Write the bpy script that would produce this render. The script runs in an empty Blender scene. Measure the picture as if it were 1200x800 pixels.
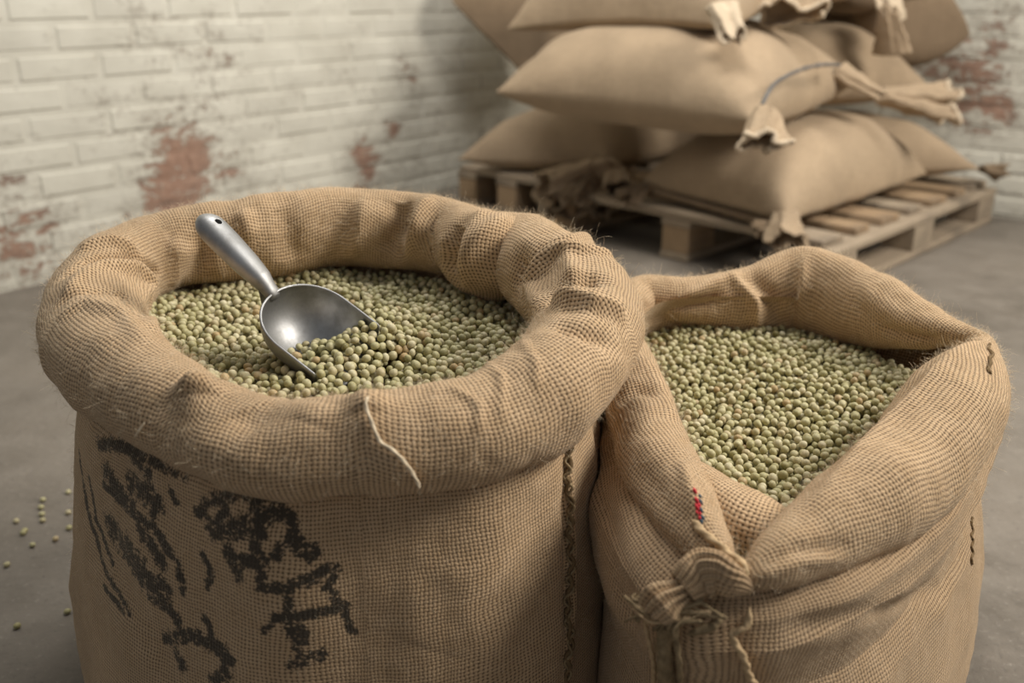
import bpy, bmesh, math, random
import numpy as np
from mathutils import Vector, Matrix, noise
from mathutils.bvhtree import BVHTree

random.seed(7); RNG = np.random.default_rng(7)
S = bpy.context.scene
C = bpy.context.collection
R = math.radians

# ------------------------------------------------------------------ camera
F = 1050.0; PITCH = R(21.3); CAMZ = 0.75
cam_d = bpy.data.cameras.new('camera'); cam = bpy.data.objects.new('camera', cam_d); C.objects.link(cam)
cam.location = (0, 0, CAMZ); cam.rotation_euler = (R(90) - PITCH, 0, 0)
cam_d.sensor_width = 36; cam_d.lens = F / 1200 * 36; cam_d.clip_start = 0.02
cam_d.dof.use_dof = True; cam_d.dof.focus_distance = 0.86; cam_d.dof.aperture_fstop = 3.6
S.camera = cam
# ------------------------------------------------------------------ world, light, exposure
w = bpy.data.worlds.new('world'); S.world = w; w.use_nodes = True
bg = w.node_tree.nodes['Background']; bg.inputs[0].default_value = (0.93, 0.96, 1.0, 1); bg.inputs[1].default_value = 0.215
def area(name, loc, target, size, power, col, sy=None):
    d = bpy.data.lights.new(name, 'AREA'); d.energy = power; d.color = col; d.size = size
    if sy: d.shape = 'RECTANGLE'; d.size_y = sy
    o = bpy.data.objects.new(name, d); C.objects.link(o); o.location = loc
    o.rotation_euler = (Vector(target) - Vector(loc)).to_track_quat('-Z', 'Y').to_euler()
    return o
area('window_light', (2.4, 0.95, 2.2), (0.2, 1.4, 0.3), 1.1, 104, (1.0, 0.94, 0.85), 1.0)
area('skylight', (0.1, 1.9, 2.6), (-0.45, 2.7, 0.5), 0.9, 50, (1.0, 0.97, 0.92), 0.9)
S.view_settings.view_transform = 'Standard'; S.view_settings.look = 'None'
S.view_settings.exposure = 0.0; S.view_settings.gamma = 1.0; S.view_settings.use_curve_mapping = False

# ------------------------------------------------------------------ helpers
SP, CP = math.sin(PITCH), math.cos(PITCH)
def ray(px, py):
    x = (px - 600) / F; y = (400 - py) / F
    return np.array([x, CP + y * SP, -SP + y * CP])
def atz(px, py, z):
    d = ray(px, py); t = (z - CAMZ) / d[2]
    return np.array([0, 0, CAMZ]) + d * t
def aty(px, py, Y):
    d = ray(px, py); t = Y / d[1]
    return np.array([0, 0, CAMZ]) + d * t
def proj(p):
    p = np.asarray(p, float); dx = p[..., 0]; dy = p[..., 1]; dz = p[..., 2] - CAMZ
    zc = dy * CP - dz * SP; yc = dy * SP + dz * CP
    return 600 + F * dx / zc, 400 - F * yc / zc, zc
def catmull(pts, n, closed):
    P = np.asarray(pts, float); m = len(P)
    def cr(t):
        i = np.floor(t).astype(int); f = (t - i)[:, None]
        if closed: g = lambda k: P[(i + k) % m]
        else: g = lambda k: P[np.clip(i + k, 0, m - 1)]
        a, b, c, d = g(-1), g(0), g(1), g(2)
        return .5 * (2 * b + (c - a) * f + (2 * a - 5 * b + 4 * c - d) * f * f + (3 * b - a - 3 * c + d) * f ** 3)
    T = m if closed else m - 1
    t = np.linspace(0, T, 40 * m + 1)
    if not closed: t[-1] -= 1e-9
    q = cr(t); L = np.concatenate([[0], np.cumsum(np.linalg.norm(np.diff(q[:, :3], axis=0), axis=1))])
    s = np.linspace(0, L[-1], n + 1 if closed else n)
    out = np.stack([np.interp(s, L, q[:, k]) for k in range(q.shape[1])], 1)
    return (out[:-1], s[:-1], L[-1]) if closed else (out, s, L[-1])
def fbm(P, scale, seed=0, octs=3):
    out = np.empty(len(P)); off = Vector((seed * 17.3, seed * 5.1, -seed * 9.7))
    for i, p in enumerate(P):
        out[i] = noise.fractal(Vector(p) * scale + off, 1.0, 2.0, octs)
    return out
def mesh_obj(name, V, Fc, mat, parent=None, uv=None, smooth=True, attrs=None):
    me = bpy.data.meshes.new(name)
    V = np.asarray(V, np.float32); Fc = [] if Fc is None else Fc
    Fa = np.asarray(Fc, np.int32)
    k = Fa.shape[1]
    me.vertices.add(len(V)); me.vertices.foreach_set('co', V.ravel())
    me.loops.add(Fa.size); me.loops.foreach_set('vertex_index', Fa.ravel())
    me.polygons.add(len(Fa)); me.polygons.foreach_set('loop_start', np.arange(0, Fa.size, k, dtype=np.int32))
    me.update(calc_edges=True)
    me.polygons.foreach_set('use_smooth', np.full(len(Fa), smooth))
    if uv is not None:
        l = me.uv_layers.new(name='UVMap'); uvl = uv if len(uv) == Fa.size else uv[Fa.ravel()]
        l.data.foreach_set('uv', np.asarray(uvl, np.float32).ravel())
    if attrs:
        for kx, a in attrs.items():
            at = me.attributes.new(kx, 'FLOAT', 'POINT'); at.data.foreach_set('value', np.asarray(a, np.float32))
    me.update(); me.validate()
    if mat: me.materials.append(mat)
    o = bpy.data.objects.new(name, me); C.objects.link(o)
    if parent: o.parent = parent
    return o
def tag(o, label=None, cat=None, group=None, kind=None):
    if label: o['label'] = label
    if cat: o['category'] = cat
    if group: o['group'] = group
    if kind: o['kind'] = kind
    return o
def empty(name, loc, rot=(0, 0, 0)):
    o = bpy.data.objects.new(name, None); C.objects.link(o); o.location = loc; o.rotation_euler = rot
    o.empty_display_size = .05
    return o
def keep(o, parent):       # parent a world-space mesh under an Empty that only has a location
    o.parent = parent; o.location = -Vector(parent.location)
    return o
def grid_faces(nu, nv, cu=False, cv=False):
    i = np.arange(nu if cu else nu - 1); j = np.arange(nv if cv else nv - 1)
    I, J = np.meshgrid(i, j, indexing='ij'); I2 = (I + 1) % nu; J2 = (J + 1) % nv
    return np.stack([I * nv + J, I2 * nv + J, I2 * nv + J2, I * nv + J2], -1).reshape(-1, 4)
def grid_uv(U, V, nu, nv, cu=False, cv=False, Uend=None, Vend=None):
    # per loop uv so that wrapped seams stay continuous
    i = np.arange(nu if cu else nu - 1); j = np.arange(nv if cv else nv - 1)
    I, J = np.meshgrid(i, j, indexing='ij'); out = []
    Ux = np.concatenate([U, (Uend if Uend is not None else U[:1])], 0) if cu else U
    Vx = np.concatenate([V, V[:1]], 0) if cu else V
    if cv:
        Ux = np.concatenate([Ux, Ux[:, :1]], 1); Vx = np.concatenate([Vx, Vend[:, None] if Vend is not None else Vx[:, :1]], 1)
    for a, b in ((0, 0), (1, 0), (1, 1), (0, 1)):
        out.append(np.stack([Ux[I + a, J + b], Vx[I + a, J + b]], -1))
    return np.stack(out, 2).reshape(-1, 2)
def vnormals(V, nu, nv, cu, cv):
    G = V.reshape(nu, nv, 3)
    def d(ax, c):
        if c: return np.roll(G, -1, ax) - np.roll(G, 1, ax)
        return np.gradient(G, axis=ax)
    n = np.cross(d(0, cu), d(1, cv)); n /= np.linalg.norm(n, axis=2, keepdims=True) + 1e-12
    return n.reshape(-1, 3)
def pick(V, N, px, py, rad=5):
    X, Y, D = proj(V); view = np.array([0, 0, CAMZ]) - V
    ok = (np.hypot(X - px, Y - py) < rad) & ((N * view).sum(1) > 0)
    if not ok.any():
        ok = np.hypot(X - px, Y - py) < rad * 4
        if not ok.any(): return V[np.argmin(np.hypot(X - px, Y - py))]
    idx = np.where(ok)[0]; return V[idx[np.argmin(D[idx])]]
def seg_dist(V, pts):
    d = np.full(len(V), 1e9); tt = np.zeros(len(V)); n = len(pts) - 1
    if n == 0: return np.linalg.norm(V - pts[0], axis=1), tt
    for i in range(n):
        a, b = pts[i], pts[i + 1]; ab = b - a; t = np.clip(((V - a) @ ab) / (ab @ ab + 1e-12), 0, 1)
        q = np.linalg.norm(V - a - t[:, None] * ab, axis=1); m = q < d; d[m] = q[m]; tt[m] = (i + t[m]) / n
    return d, tt
def folds(V, N, feats):
    # each: polyline of spots on the cloth, half width, height (+ ridge, - crease)
    V0 = V.copy(); acc = np.zeros(len(V))
    for pts, wd, amp in feats:
        P3 = [pick(V0, N, *p) for p in pts]
        d, t = seg_dist(V0, P3); end = np.sin(np.clip(t, .0, 1) * math.pi) ** .5 if len(pts) > 1 else 1
        acc += amp * np.exp(-(d / wd) ** 2) * (.35 + .65 * end)
    return V0 + N * acc[:, None]

# ------------------------------------------------------------------ materials
def new_mat(name, rough=.8, spec=.3):
    m = bpy.data.materials.new(name); m.use_nodes = True; nt = m.node_tree
    b = nt.nodes['Principled BSDF']; b.inputs['Roughness'].default_value = rough
    b.inputs['Specular IOR Level'].default_value = spec
    return m, nt, b
class NB:
    def __init__(s, nt): s.nt = nt
    def n(s, t, **k):
        x = s.nt.nodes.new(t)
        for a, v in k.items(): setattr(x, a, v)
        return x
    def set(s, sock, v):
        if hasattr(v, 'is_output') or isinstance(v, bpy.types.NodeSocket): s.nt.links.new(v, sock)
        else:
            if sock.type == 'RGBA' and len(v) == 3: v = (*v, 1)
            sock.default_value = v
    def m(s, op, a, b=0, c=0):
        x = s.n('ShaderNodeMath', operation=op)
        s.set(x.inputs[0], a); s.set(x.inputs[1], b); s.set(x.inputs[2], c); return x.outputs[0]
    def v(s, op, a, b=(0, 0, 0)):
        x = s.n('ShaderNodeVectorMath', operation=op); s.set(x.inputs[0], a)
        if op == 'SCALE': s.set(x.inputs['Scale'], b)
        else: s.set(x.inputs[1], b)
        return x.outputs['Value'] if op in ('LENGTH', 'DISTANCE', 'DOT_PRODUCT') else x.outputs[0]
    def noise(s, vec, sc, det=3, rough=.5, dist=0, out=0):
        x = s.n('ShaderNodeTexNoise'); s.set(x.inputs['Vector'], vec); s.set(x.inputs['Scale'], sc)
        x.inputs['Detail'].default_value = det; x.inputs['Roughness'].default_value = rough; x.inputs['Distortion'].default_value = dist
        return x.outputs[out]
    def rng(s, v, a, b, c=0, d=1):
        x = s.n('ShaderNodeMapRange'); s.set(x.inputs[0], v); s.set(x.inputs[1], a); s.set(x.inputs[2], b); s.set(x.inputs[3], c); s.set(x.inputs[4], d)
        return x.outputs[0]
    def mix(s, f, a, b, t='MIX'):
        x = s.n('ShaderNodeMix', data_type='RGBA', blend_type=t); s.set(x.inputs[0], f); s.set(x.inputs[6], a); s.set(x.inputs[7], b)
        return x.outputs[2]
    def comb(s, x, y, z=0):
        q = s.n('ShaderNodeCombineXYZ'); s.set(q.inputs[0], x); s.set(q.inputs[1], y); s.set(q.inputs[2], z); return q.outputs[0]
    def bump(s, h, st, dist, nrm=None):
        x = s.n('ShaderNodeBump'); s.set(x.inputs['Height'], h); x.inputs['Strength'].default_value = st; x.inputs['Distance'].default_value = dist
        if nrm: s.set(x.inputs['Normal'], nrm)
        return x.outputs[0]

def burlap(name, pitch=.0036, light=(.60, .425, .26), dark=(.085, .052, .027), ink=False, strength=1.0, uvname=True, wob=.0016):
    m, nt, b = new_mat(name, .95, .1); k = NB(nt)
    uv = k.n('ShaderNodeUVMap').outputs[0]
    pos = k.n('ShaderNodeNewGeometry').outputs['Position']
    wv = k.noise(uv, 14, 2, out=1); wv = k.v('SUBTRACT', wv, (.5, .5, .5)); uvw = k.v('ADD', uv, k.v('SCALE', wv, wob * 7))
    fine = k.noise(uv, 170, 2, out=1); fine = k.v('SUBTRACT', fine, (.5, .5, .5)); uvw = k.v('ADD', uvw, k.v('SCALE', fine, .0016))
    sx = k.n('ShaderNodeSeparateXYZ'); k.set(sx.inputs[0], uvw)
    u = k.m('MULTIPLY', sx.outputs[0], math.pi / pitch); v = k.m('MULTIPLY', sx.outputs[1], math.pi / (pitch * 1.05))
    su = k.m('SINE', u); sv = k.m('SINE', v)
    gu = k.m('SIGN', su); gv = k.m('SIGN', sv)
    # thread thickness varies along each thread
    s0 = k.n('ShaderNodeSeparateXYZ'); k.set(s0.inputs[0], uv)
    nu = k.noise(k.comb(k.m('MULTIPLY', s0.outputs[0], 1 / pitch * 1.0), k.m('MULTIPLY', s0.outputs[1], 22)), 1.0, 2)
    nv = k.noise(k.comb(k.m('MULTIPLY', s0.outputs[0], 22), k.m('MULTIPLY', s0.outputs[1], 1 / pitch * 1.0)), 1.0, 2)
    au = k.m('POWER', k.m('ABSOLUTE', su), .75); av = k.m('POWER', k.m('ABSOLUTE', sv), .75)
    hu = k.m('MULTIPLY', au, k.m('ADD', .62, k.m('MULTIPLY', k.m('MULTIPLY', gu, sv), .38)))
    hv = k.m('MULTIPLY', av, k.m('SUBTRACT', .62, k.m('MULTIPLY', k.m('MULTIPLY', gv, su), .38)))
    hu = k.m('MULTIPLY', hu, k.rng(nu, .3, .7, .7, 1.2)); hv = k.m('MULTIPLY', hv, k.rng(nv, .3, .7, .7, 1.2))
    h = k.m('MAXIMUM', hu, hv)
    grain = k.noise(uv, 900, 2, .7)
    h2 = k.m('ADD', h, k.m('MULTIPLY', grain, .18))
    big = k.noise(pos, 7, 3); sl = k.noise(uv, 60, 3, .6)
    hole = k.m('MULTIPLY', k.m('SUBTRACT', 1, au), k.m('SUBTRACT', 1, av)); hole = k.rng(hole, .08, .38, 1, .0)
    f = k.m('MULTIPLY', k.rng(h, .18, .66, .16, 1), hole)
    lc = k.mix(k.rng(big, .3, .7), tuple(c * .86 for c in light), tuple(c * 1.1 for c in light))
    lc = k.mix(k.rng(sl, .35, .75, 0, .6), lc, (light[0] * .78, light[1] * .72, light[2] * .62))
    lc = k.mix(k.rng(grain, .5, .8, 0, .45), lc, (light[0] * 1.35, light[1] * 1.4, light[2] * 1.5))
    col = k.mix(f, dark, lc)
    if ink:
        at = k.n('ShaderNodeAttribute'); at.attribute_name = 'ink'
        e = k.noise(uv, 120, 3, .65); e2 = k.noise(uv, 420, 2, .6)
        mk = k.m('ADD', at.outputs['Fac'], k.m('ADD', k.m('MULTIPLY', k.m('SUBTRACT', e, .5), 2.3), k.m('MULTIPLY', k.m('SUBTRACT', e2, .5), 1.7)))
        mk = k.m('ADD', mk, k.m('MULTIPLY', k.m('SUBTRACT', k.noise(uv, 28, 2), .5), .7)); mk = k.m('MULTIPLY', k.rng(mk, .34, .62, 0, .93), k.m('GREATER_THAN', at.outputs['Fac'], .03)); mk = k.m('MULTIPLY', mk, k.rng(h, .2, .6, .75, 1))
        col = k.mix(mk, col, (.026, .027, .025))
    if ink == 'thread':
        pass
    k.set(b.inputs['Base Color'], col)
    k.set(b.inputs['Normal'], k.bump(h2, .72 * strength, pitch * .42))
    b.inputs['Sheen Weight'].default_value = .25; b.inputs['Sheen Roughness'].default_value = .5
    b.inputs['Sheen Tint'].default_value = (1, .86, .68, 1)
    return m
M = {}
M['burlap'] = burlap('burlap_cuff')
M['burlap_fine'] = burlap('burlap_gathered', .0022, (.58, .41, .25), (.13, .085, .045))
M['burlap_body'] = burlap('burlap_printed', .0034, (.57, .40, .243), (.115, .074, .04), ink=True)
M['burlap_dim'] = burlap('burlap_plain', .0034, (.53, .375, .232), (.11, .072, .04))
def simple(name, col, rough=.8, spec=.3, bumpsc=None, bst=.3, bd=.001, var=.2, sc=12, stretch=None, metal=0, obj=True):
    m, nt, b = new_mat(name, rough, spec); k = NB(nt)
    co = k.n('ShaderNodeTexCoord').outputs['Object' if obj else 'Generated']
    if stretch: co = k.v('MULTIPLY', co, stretch)
    n1 = k.noise(co, sc, 4, .6)
    c = k.mix(k.rng(n1, .3, .7), tuple(x * (1 - var) for x in col), tuple(min(1, x * (1 + var)) for x in col))
    k.set(b.inputs['Base Color'], c); b.inputs['Metallic'].default_value = metal
    if bumpsc: k.set(b.inputs['Normal'], k.bump(k.noise(co, bumpsc, 3), bst, bd))
    return m
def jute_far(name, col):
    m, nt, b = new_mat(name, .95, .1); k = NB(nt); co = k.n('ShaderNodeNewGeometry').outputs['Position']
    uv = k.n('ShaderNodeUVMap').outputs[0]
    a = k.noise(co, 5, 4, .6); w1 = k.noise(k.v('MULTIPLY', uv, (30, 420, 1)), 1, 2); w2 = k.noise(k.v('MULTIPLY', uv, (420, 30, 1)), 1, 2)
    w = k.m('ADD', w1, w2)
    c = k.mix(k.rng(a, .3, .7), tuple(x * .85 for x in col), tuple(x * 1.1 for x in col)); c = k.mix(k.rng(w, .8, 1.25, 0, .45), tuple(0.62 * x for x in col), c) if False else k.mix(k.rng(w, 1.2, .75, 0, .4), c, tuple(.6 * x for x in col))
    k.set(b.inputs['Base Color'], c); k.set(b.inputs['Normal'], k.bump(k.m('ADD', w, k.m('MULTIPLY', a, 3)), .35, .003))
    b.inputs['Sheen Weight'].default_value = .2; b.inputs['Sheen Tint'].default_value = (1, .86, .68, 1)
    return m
M['far_sack'] = jute_far('far_jute', (.40, .30, .20)); M['far_sack_dark'] = jute_far('far_jute_brown_shaded', (.215, .155, .10)); M['far_hem'] = jute_far('far_pale_jute', (.58, .47, .34))  # the darker brown jute has the rear sack's shadow put into its colour
M['twine'] = simple('jute_twine', (.50, .36, .21), .9, .1, 500, .6, .0006, .25, 150)
M['twine_dark'] = simple('old_jute_twine', (.27, .20, .115), .9, .1, 500, .6, .0006, .3, 150)
M['fibre'] = simple('loose_jute', (.80, .66, .47), .8, .2)
M['thread_red'] = simple('red_thread', (.62, .055, .07), .8, .1, var=.3, sc=200)
M['thread_blue'] = simple('blue_grey_thread', (.085, .13, .17), .8, .1, var=.3, sc=200)
M['seam'] = simple('dark_seam_thread', (.17, .115, .06), .9, .1, var=.3, sc=200)
M['far_seam'] = simple('grey_seam_thread', (.13, .125, .12), .9, .1)

def wood(name, col, var=.3):
    m, nt, b = new_mat(name, .8, .2); k = NB(nt)
    tc = k.n('ShaderNodeTexCoord').outputs['Object']; oi = k.n('ShaderNodeObjectInfo').outputs['Random']
    co = k.v('ADD', k.v('MULTIPLY', tc, (1.2, 16, 16)), k.comb(k.m('MULTIPLY', oi, 37), oi, 0))
    g = k.noise(co, 6, 5, .65, .8); st = k.noise(tc, 5, 3)
    c = k.mix(k.rng(g, .25, .75), tuple(x * (1 - var) for x in col), tuple(x * (1 + var * .6) for x in col))
    c = k.mix(k.rng(oi, 0, 1, 0, .5), c, (col[0] * .75, col[1] * .72, col[2] * .72))
    c = k.mix(k.rng(st, .55, .75, 0, .6), c, (.12, .10, .08))
    k.set(b.inputs['Base Color'], c); k.set(b.inputs['Normal'], k.bump(g, .4, .002))
    return m
M['wood'] = wood('pallet_wood', (.38, .27, .165)); M['wood_grey'] = wood('weathered_pallet_wood', (.36, .29, .21))

def pea_mat():
    m, nt, b = new_mat('dried_pea', .5, .4); k = NB(nt)
    g = k.n('ShaderNodeNewGeometry'); oi = k.n('ShaderNodeObjectInfo').outputs['Random']
    r = k.m('FRACT', k.m('ADD', g.outputs['Random Per Island'], k.m('MULTIPLY', oi, 7.31)))
    r2 = k.m('FRACT', k.m('MULTIPLY', r, 13.7)); r3 = k.m('FRACT', k.m('MULTIPLY', r, 5.13))
    ramp = k.n('ShaderNodeValToRGB'); k.set(ramp.inputs[0], r); cr = ramp.color_ramp
    cols = [(0, (.35, .315, .15)), (.25, (.46, .42, .22)), (.5, (.55, .505, .30)), (.72, (.53, .455, .27)), (.9, (.66, .60, .41)), (.992, (.44, .28, .13))]
    cr.elements[0].position = 0; cr.elements[0].color = (*cols[0][1], 1); cr.elements[1].position = cols[1][0]; cr.elements[1].color = (*cols[1][1], 1)
    for p, c in cols[2:]: e = cr.elements.new(p); e.color = (*c, 1)
    pos = g.outputs['Position']; n = k.noise(pos, 420, 3, .6)
    c = k.mix(k.rng(n, .35, .7, 0, .45), ramp.outputs[0], (.27, .25, .10))
    c = k.mix(k.rng(r2, 0, 1, 0, .3), c, (.40, .36, .20)); c = k.mix(k.m('GREATER_THAN', r3, .96), c, (.20, .17, .06))
    k.set(b.inputs['Base Color'], c); k.set(b.inputs['Normal'], k.bump(n, .35, .0008))
    b.inputs['Roughness'].default_value = .48
    return m
M['pea'] = pea_mat()

def brick_mat(seed=0):
    m, nt, b = new_mat('painted_brick', .75, .25); k = NB(nt)
    pos = k.n('ShaderNodeNewGeometry').outputs['Position']; oi = k.n('ShaderNodeObjectInfo').outputs['Random']
    at = k.n('ShaderNodeAttribute'); at.attribute_type = 'OBJECT'; at.attribute_name = 'wear'
    n1 = k.noise(pos, 3.1, 6, .62, .3); n2 = k.noise(k.v('MULTIPLY', pos, (1, 1, 2.6)), 11, 5, .72, .5); n3 = k.noise(pos, 60, 4, .7)
    sep = k.n('ShaderNodeSeparateXYZ'); k.set(sep.inputs[0], pos)
    low = k.rng(sep.outputs[2], 0, .55, .06, 0)
    spots = None
    for (c, rad, amp) in WEAR:
        d = k.v('DISTANCE', pos, tuple(c)); s = k.rng(d, 0, rad * 1.25, amp * .62, 0)
        spots = s if spots is None else k.m('ADD', spots, s)
    w = k.m('ADD', k.m('ADD', k.m('MULTIPLY', n1, .34), k.m('ADD', k.m('MULTIPLY', n2, .48), k.m('MULTIPLY', n3, .18))), k.m('ADD', low, spots))
    peel = k.rng(w, .635, .655, 0, .92)
    grime = k.rng(k.m('ADD', w, k.m('MULTIPLY', k.m('SUBTRACT', n3, .5), .25)), .55, .66, 0, .65)
    paint = k.mix(k.rng(k.noise(pos, 6, 4), .3, .7), (.51, .485, .41), (.63, .605, .52))
    paint = k.mix(k.rng(oi, 0, 1, 0, .18), paint, (.44, .42, .37))
    paint = k.mix(grime, paint, (.27, .235, .19))
    red = k.mix(k.rng(n3, .35, .65), (.23, .12, .08), (.36, .225, .16)); red = k.mix(k.rng(n2, .5, .75, 0, .8), red, (.14, .11, .09))
    k.set(b.inputs['Base Color'], k.mix(peel, paint, red))
    hh = k.m('ADD', k.m('MULTIPLY', peel, -1), k.m('MULTIPLY', n3, .45)); k.set(b.inputs['Normal'], k.bump(hh, .55, .004))
    return m
WEAR = []
# ------------------------------------------------------------------ walls
LW0 = np.array([-1.37, 2.28]); LA = R(50); ld = np.array([math.cos(LA), math.sin(LA)]); ln = np.array([math.sin(LA), -math.cos(LA)])
BW0 = np.array([1.86, 3.06]); BA = LA + R(90); bd = np.array([math.cos(BA), math.sin(BA)]); bn = np.array([-math.cos(LA), -math.sin(LA)])
A2 = np.array([ld, -bd]).T; sL, tB = np.linalg.solve(A2, BW0 - LW0)
def onwall(px, py, o, d):
    r = ray(px, py); # intersect vertical plane
    A = np.array([[r[0], -d[0]], [r[1], -d[1]]]); t, s = np.linalg.solve(A, o); return np.array([r[0] * t, r[1] * t, CAMZ + r[2] * t])
for px, py, rad, amp in [(245, 45, .13, .16), (270, 95, .17, .09), (190, 150, .12, .15), (235, 180, .20, .17), (205, 218, .16, .15), (425, 187, .10, .22), (460, 155, .07, .24),
                         (480, 93, .10, .12), (390, 100, .10, .12), (330, 115, .10, .08), (180, 245, .15, .13), (50, 290, .16, .14), (10, 285, .16, .12), (120, 120, .12, .07), (35, 240, .12, .06), (180, 40, .1, .08)]:
    WEAR.append((onwall(px, py, LW0, ld), rad, amp))
for px, py, rad, amp in [(1125, 60, .26, .21), (1150, 120, .18, .15), (1120, 20, .2, .1), (1190, 140, .1, .08)]:
    WEAR.append((onwall(px, py, BW0, bd), rad, amp))
M['brick'] = brick_mat()
def brick_mesh(L, H, D, seed):
    rr = random.Random(seed); e = .0075; j = lambda a: rr.uniform(-a, a)
    V = []
    for (dy, ins) in ((0, 0), (D - e, 0), (D, e)):      # back, front shoulder, face
        for sx, sz in ((-1, -1), (1, -1), (1, 1), (-1, 1)):
            V.append((sx * (L / 2 - ins) + j(.0012), dy + (j(.0012) if dy else 0), sz * (H / 2 - ins) + j(.0012)))
    V.append((j(.02), D + rr.uniform(0, .0015), j(.008)))
    Fq = []
    tris = []
    for a in (0, 4):
        for i in range(4): q = (a + i, a + (i + 1) % 4, a + 4 + (i + 1) % 4, a + 4 + i); tris += [(q[0], q[1], q[2]), (q[0], q[2], q[3])]
    for i in range(4): tris.append((8 + i, 8 + (i + 1) % 4, 12))
    me = bpy.data.meshes.new('brick'); me.from_pydata(V, [], tris); me.materials.append(M['brick']); me.update(); return me
BH, BL, GAP = .066, .213, .009
full = [brick_mesh(BL, BH, .022, s) for s in range(5)]; half = [brick_mesh(BL / 2 - .005, BH, .022, s + 50) for s in range(2)]
def wall(name, o, d, n, s0, s1, sa, sb, zrows, ztop):
    # slab (mortar plane), then single bricks
    ang = math.atan2(d[1], d[0]); flip = 1 if np.dot(n, (-d[1], d[0])) > 0 else -1
    L = s1 - s0; mid = o + d * (s0 + L / 2)
    t = .1
    V = []
    for z in (0, ztop):
        for s, k in ((s0, 0), (s1, 0), (s1, -t), (s0, -t)): p = o + d * s + n * k; V.append((p[0], p[1], z))
    w_ = mesh_obj(name, V, [(0, 1, 2, 3), (7, 6, 5, 4), (0, 4, 5, 1), (1, 5, 6, 2), (2, 6, 7, 3), (3, 7, 4, 0)], M['brick'], smooth=False); w_['kind'] = 'structure'
    VV, TT = [], []; rr = random.Random(len(name))
    pitchL, pitchH = BL + GAP, BH + GAP
    for row in range(int(ztop / pitchH)):
        z = GAP / 2 + BH / 2 + row * pitchH
        s = s0 + BL / 2 + .01 + (row % 2) * pitchL / 2
        while s < s1 - BL / 2:
            mm = full[rr.randrange(5)]
            rot = ang if flip > 0 else ang + math.pi
            p = o + d * s + n * (-.0195 + rr.uniform(-.0012, .0016))
            Mx = Matrix.Translation((p[0], p[1], z)) @ Matrix.Rotation(rot, 4, 'Z')
            if row < zrows and sa <= s <= sb:
                b_ = bpy.data.objects.new('brick', mm); C.objects.link(b_); b_.parent = w_; b_.matrix_local = Mx
            else:
                base = len(VV); VV += [tuple(Mx @ v.co) for v in mm.vertices]; TT += [tuple(base + i for i in pl.vertices) for pl in mm.polygons]
            s += pitchL
    o2 = mesh_obj('brick_courses', VV, TT, M['brick'], smooth=False); o2.parent = w_; o2['kind'] = 'stuff'
    return w_
wall('wall_left', LW0, ld, ln, -1.3, sL, -.5, 2.35, 12, 2.6)
wall('wall_back', BW0, bd, bn, -1.6, tB, -.75, 1.3, 12, 2.6)

# ------------------------------------------------------------------ floor
m, nt, b = new_mat('worn_concrete', .6, .35); k = NB(nt)
pos = k.n('ShaderNodeNewGeometry').outputs['Position']
n1 = k.noise(pos, 1.8, 6, .6, .4); n2 = k.noise(pos, 11, 5, .65); n3 = k.noise(pos, 90, 4, .7); vor = k.n('ShaderNodeTexVoronoi'); vor.inputs['Scale'].default_value = 26; k.set(vor.inputs['Vector'], pos)
c = k.mix(k.rng(n1, .35, .65), (.118, .102, .083), (.195, .168, .138)); c = k.mix(k.rng(n2, .35, .72, 0, .7), c, (.24, .212, .178))
c = k.mix(k.rng(n3, .58, .75, 0, .6), c, (.34, .31, .27)); c = k.mix(k.rng(n3, .42, .30, 0, .5), c, (.09, .08, .07))
c = k.mix(k.rng(vor.outputs['Distance'], .09, .02, 0, .5), c, (.07, .065, .06))
k.set(b.inputs['Base Color'], c); k.set(b.inputs['Normal'], k.bump(k.m('ADD', k.m('MULTIPLY', n2, .6), k.m('MULTIPLY', n3, .4)), .6, .006))
k.set(b.inputs['Roughness'], k.rng(n2, .3, .7, .45, .75)); M['floor'] = m
fv = [(-4, -2.5, 0), (5, -2.5, 0), (5, 5.5, 0), (-4, 5.5, 0), (-4, -2.5, -.1), (5, -2.5, -.1), (5, 5.5, -.1), (-4, 5.5, -.1)]
fl = mesh_obj('floor', fv, [(0, 1, 2, 3), (7, 6, 5, 4), (0, 4, 5, 1), (1, 5, 6, 2), (2, 6, 7, 3), (3, 7, 4, 0)], M['floor'], smooth=False); fl['kind'] = 'structure'

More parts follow.
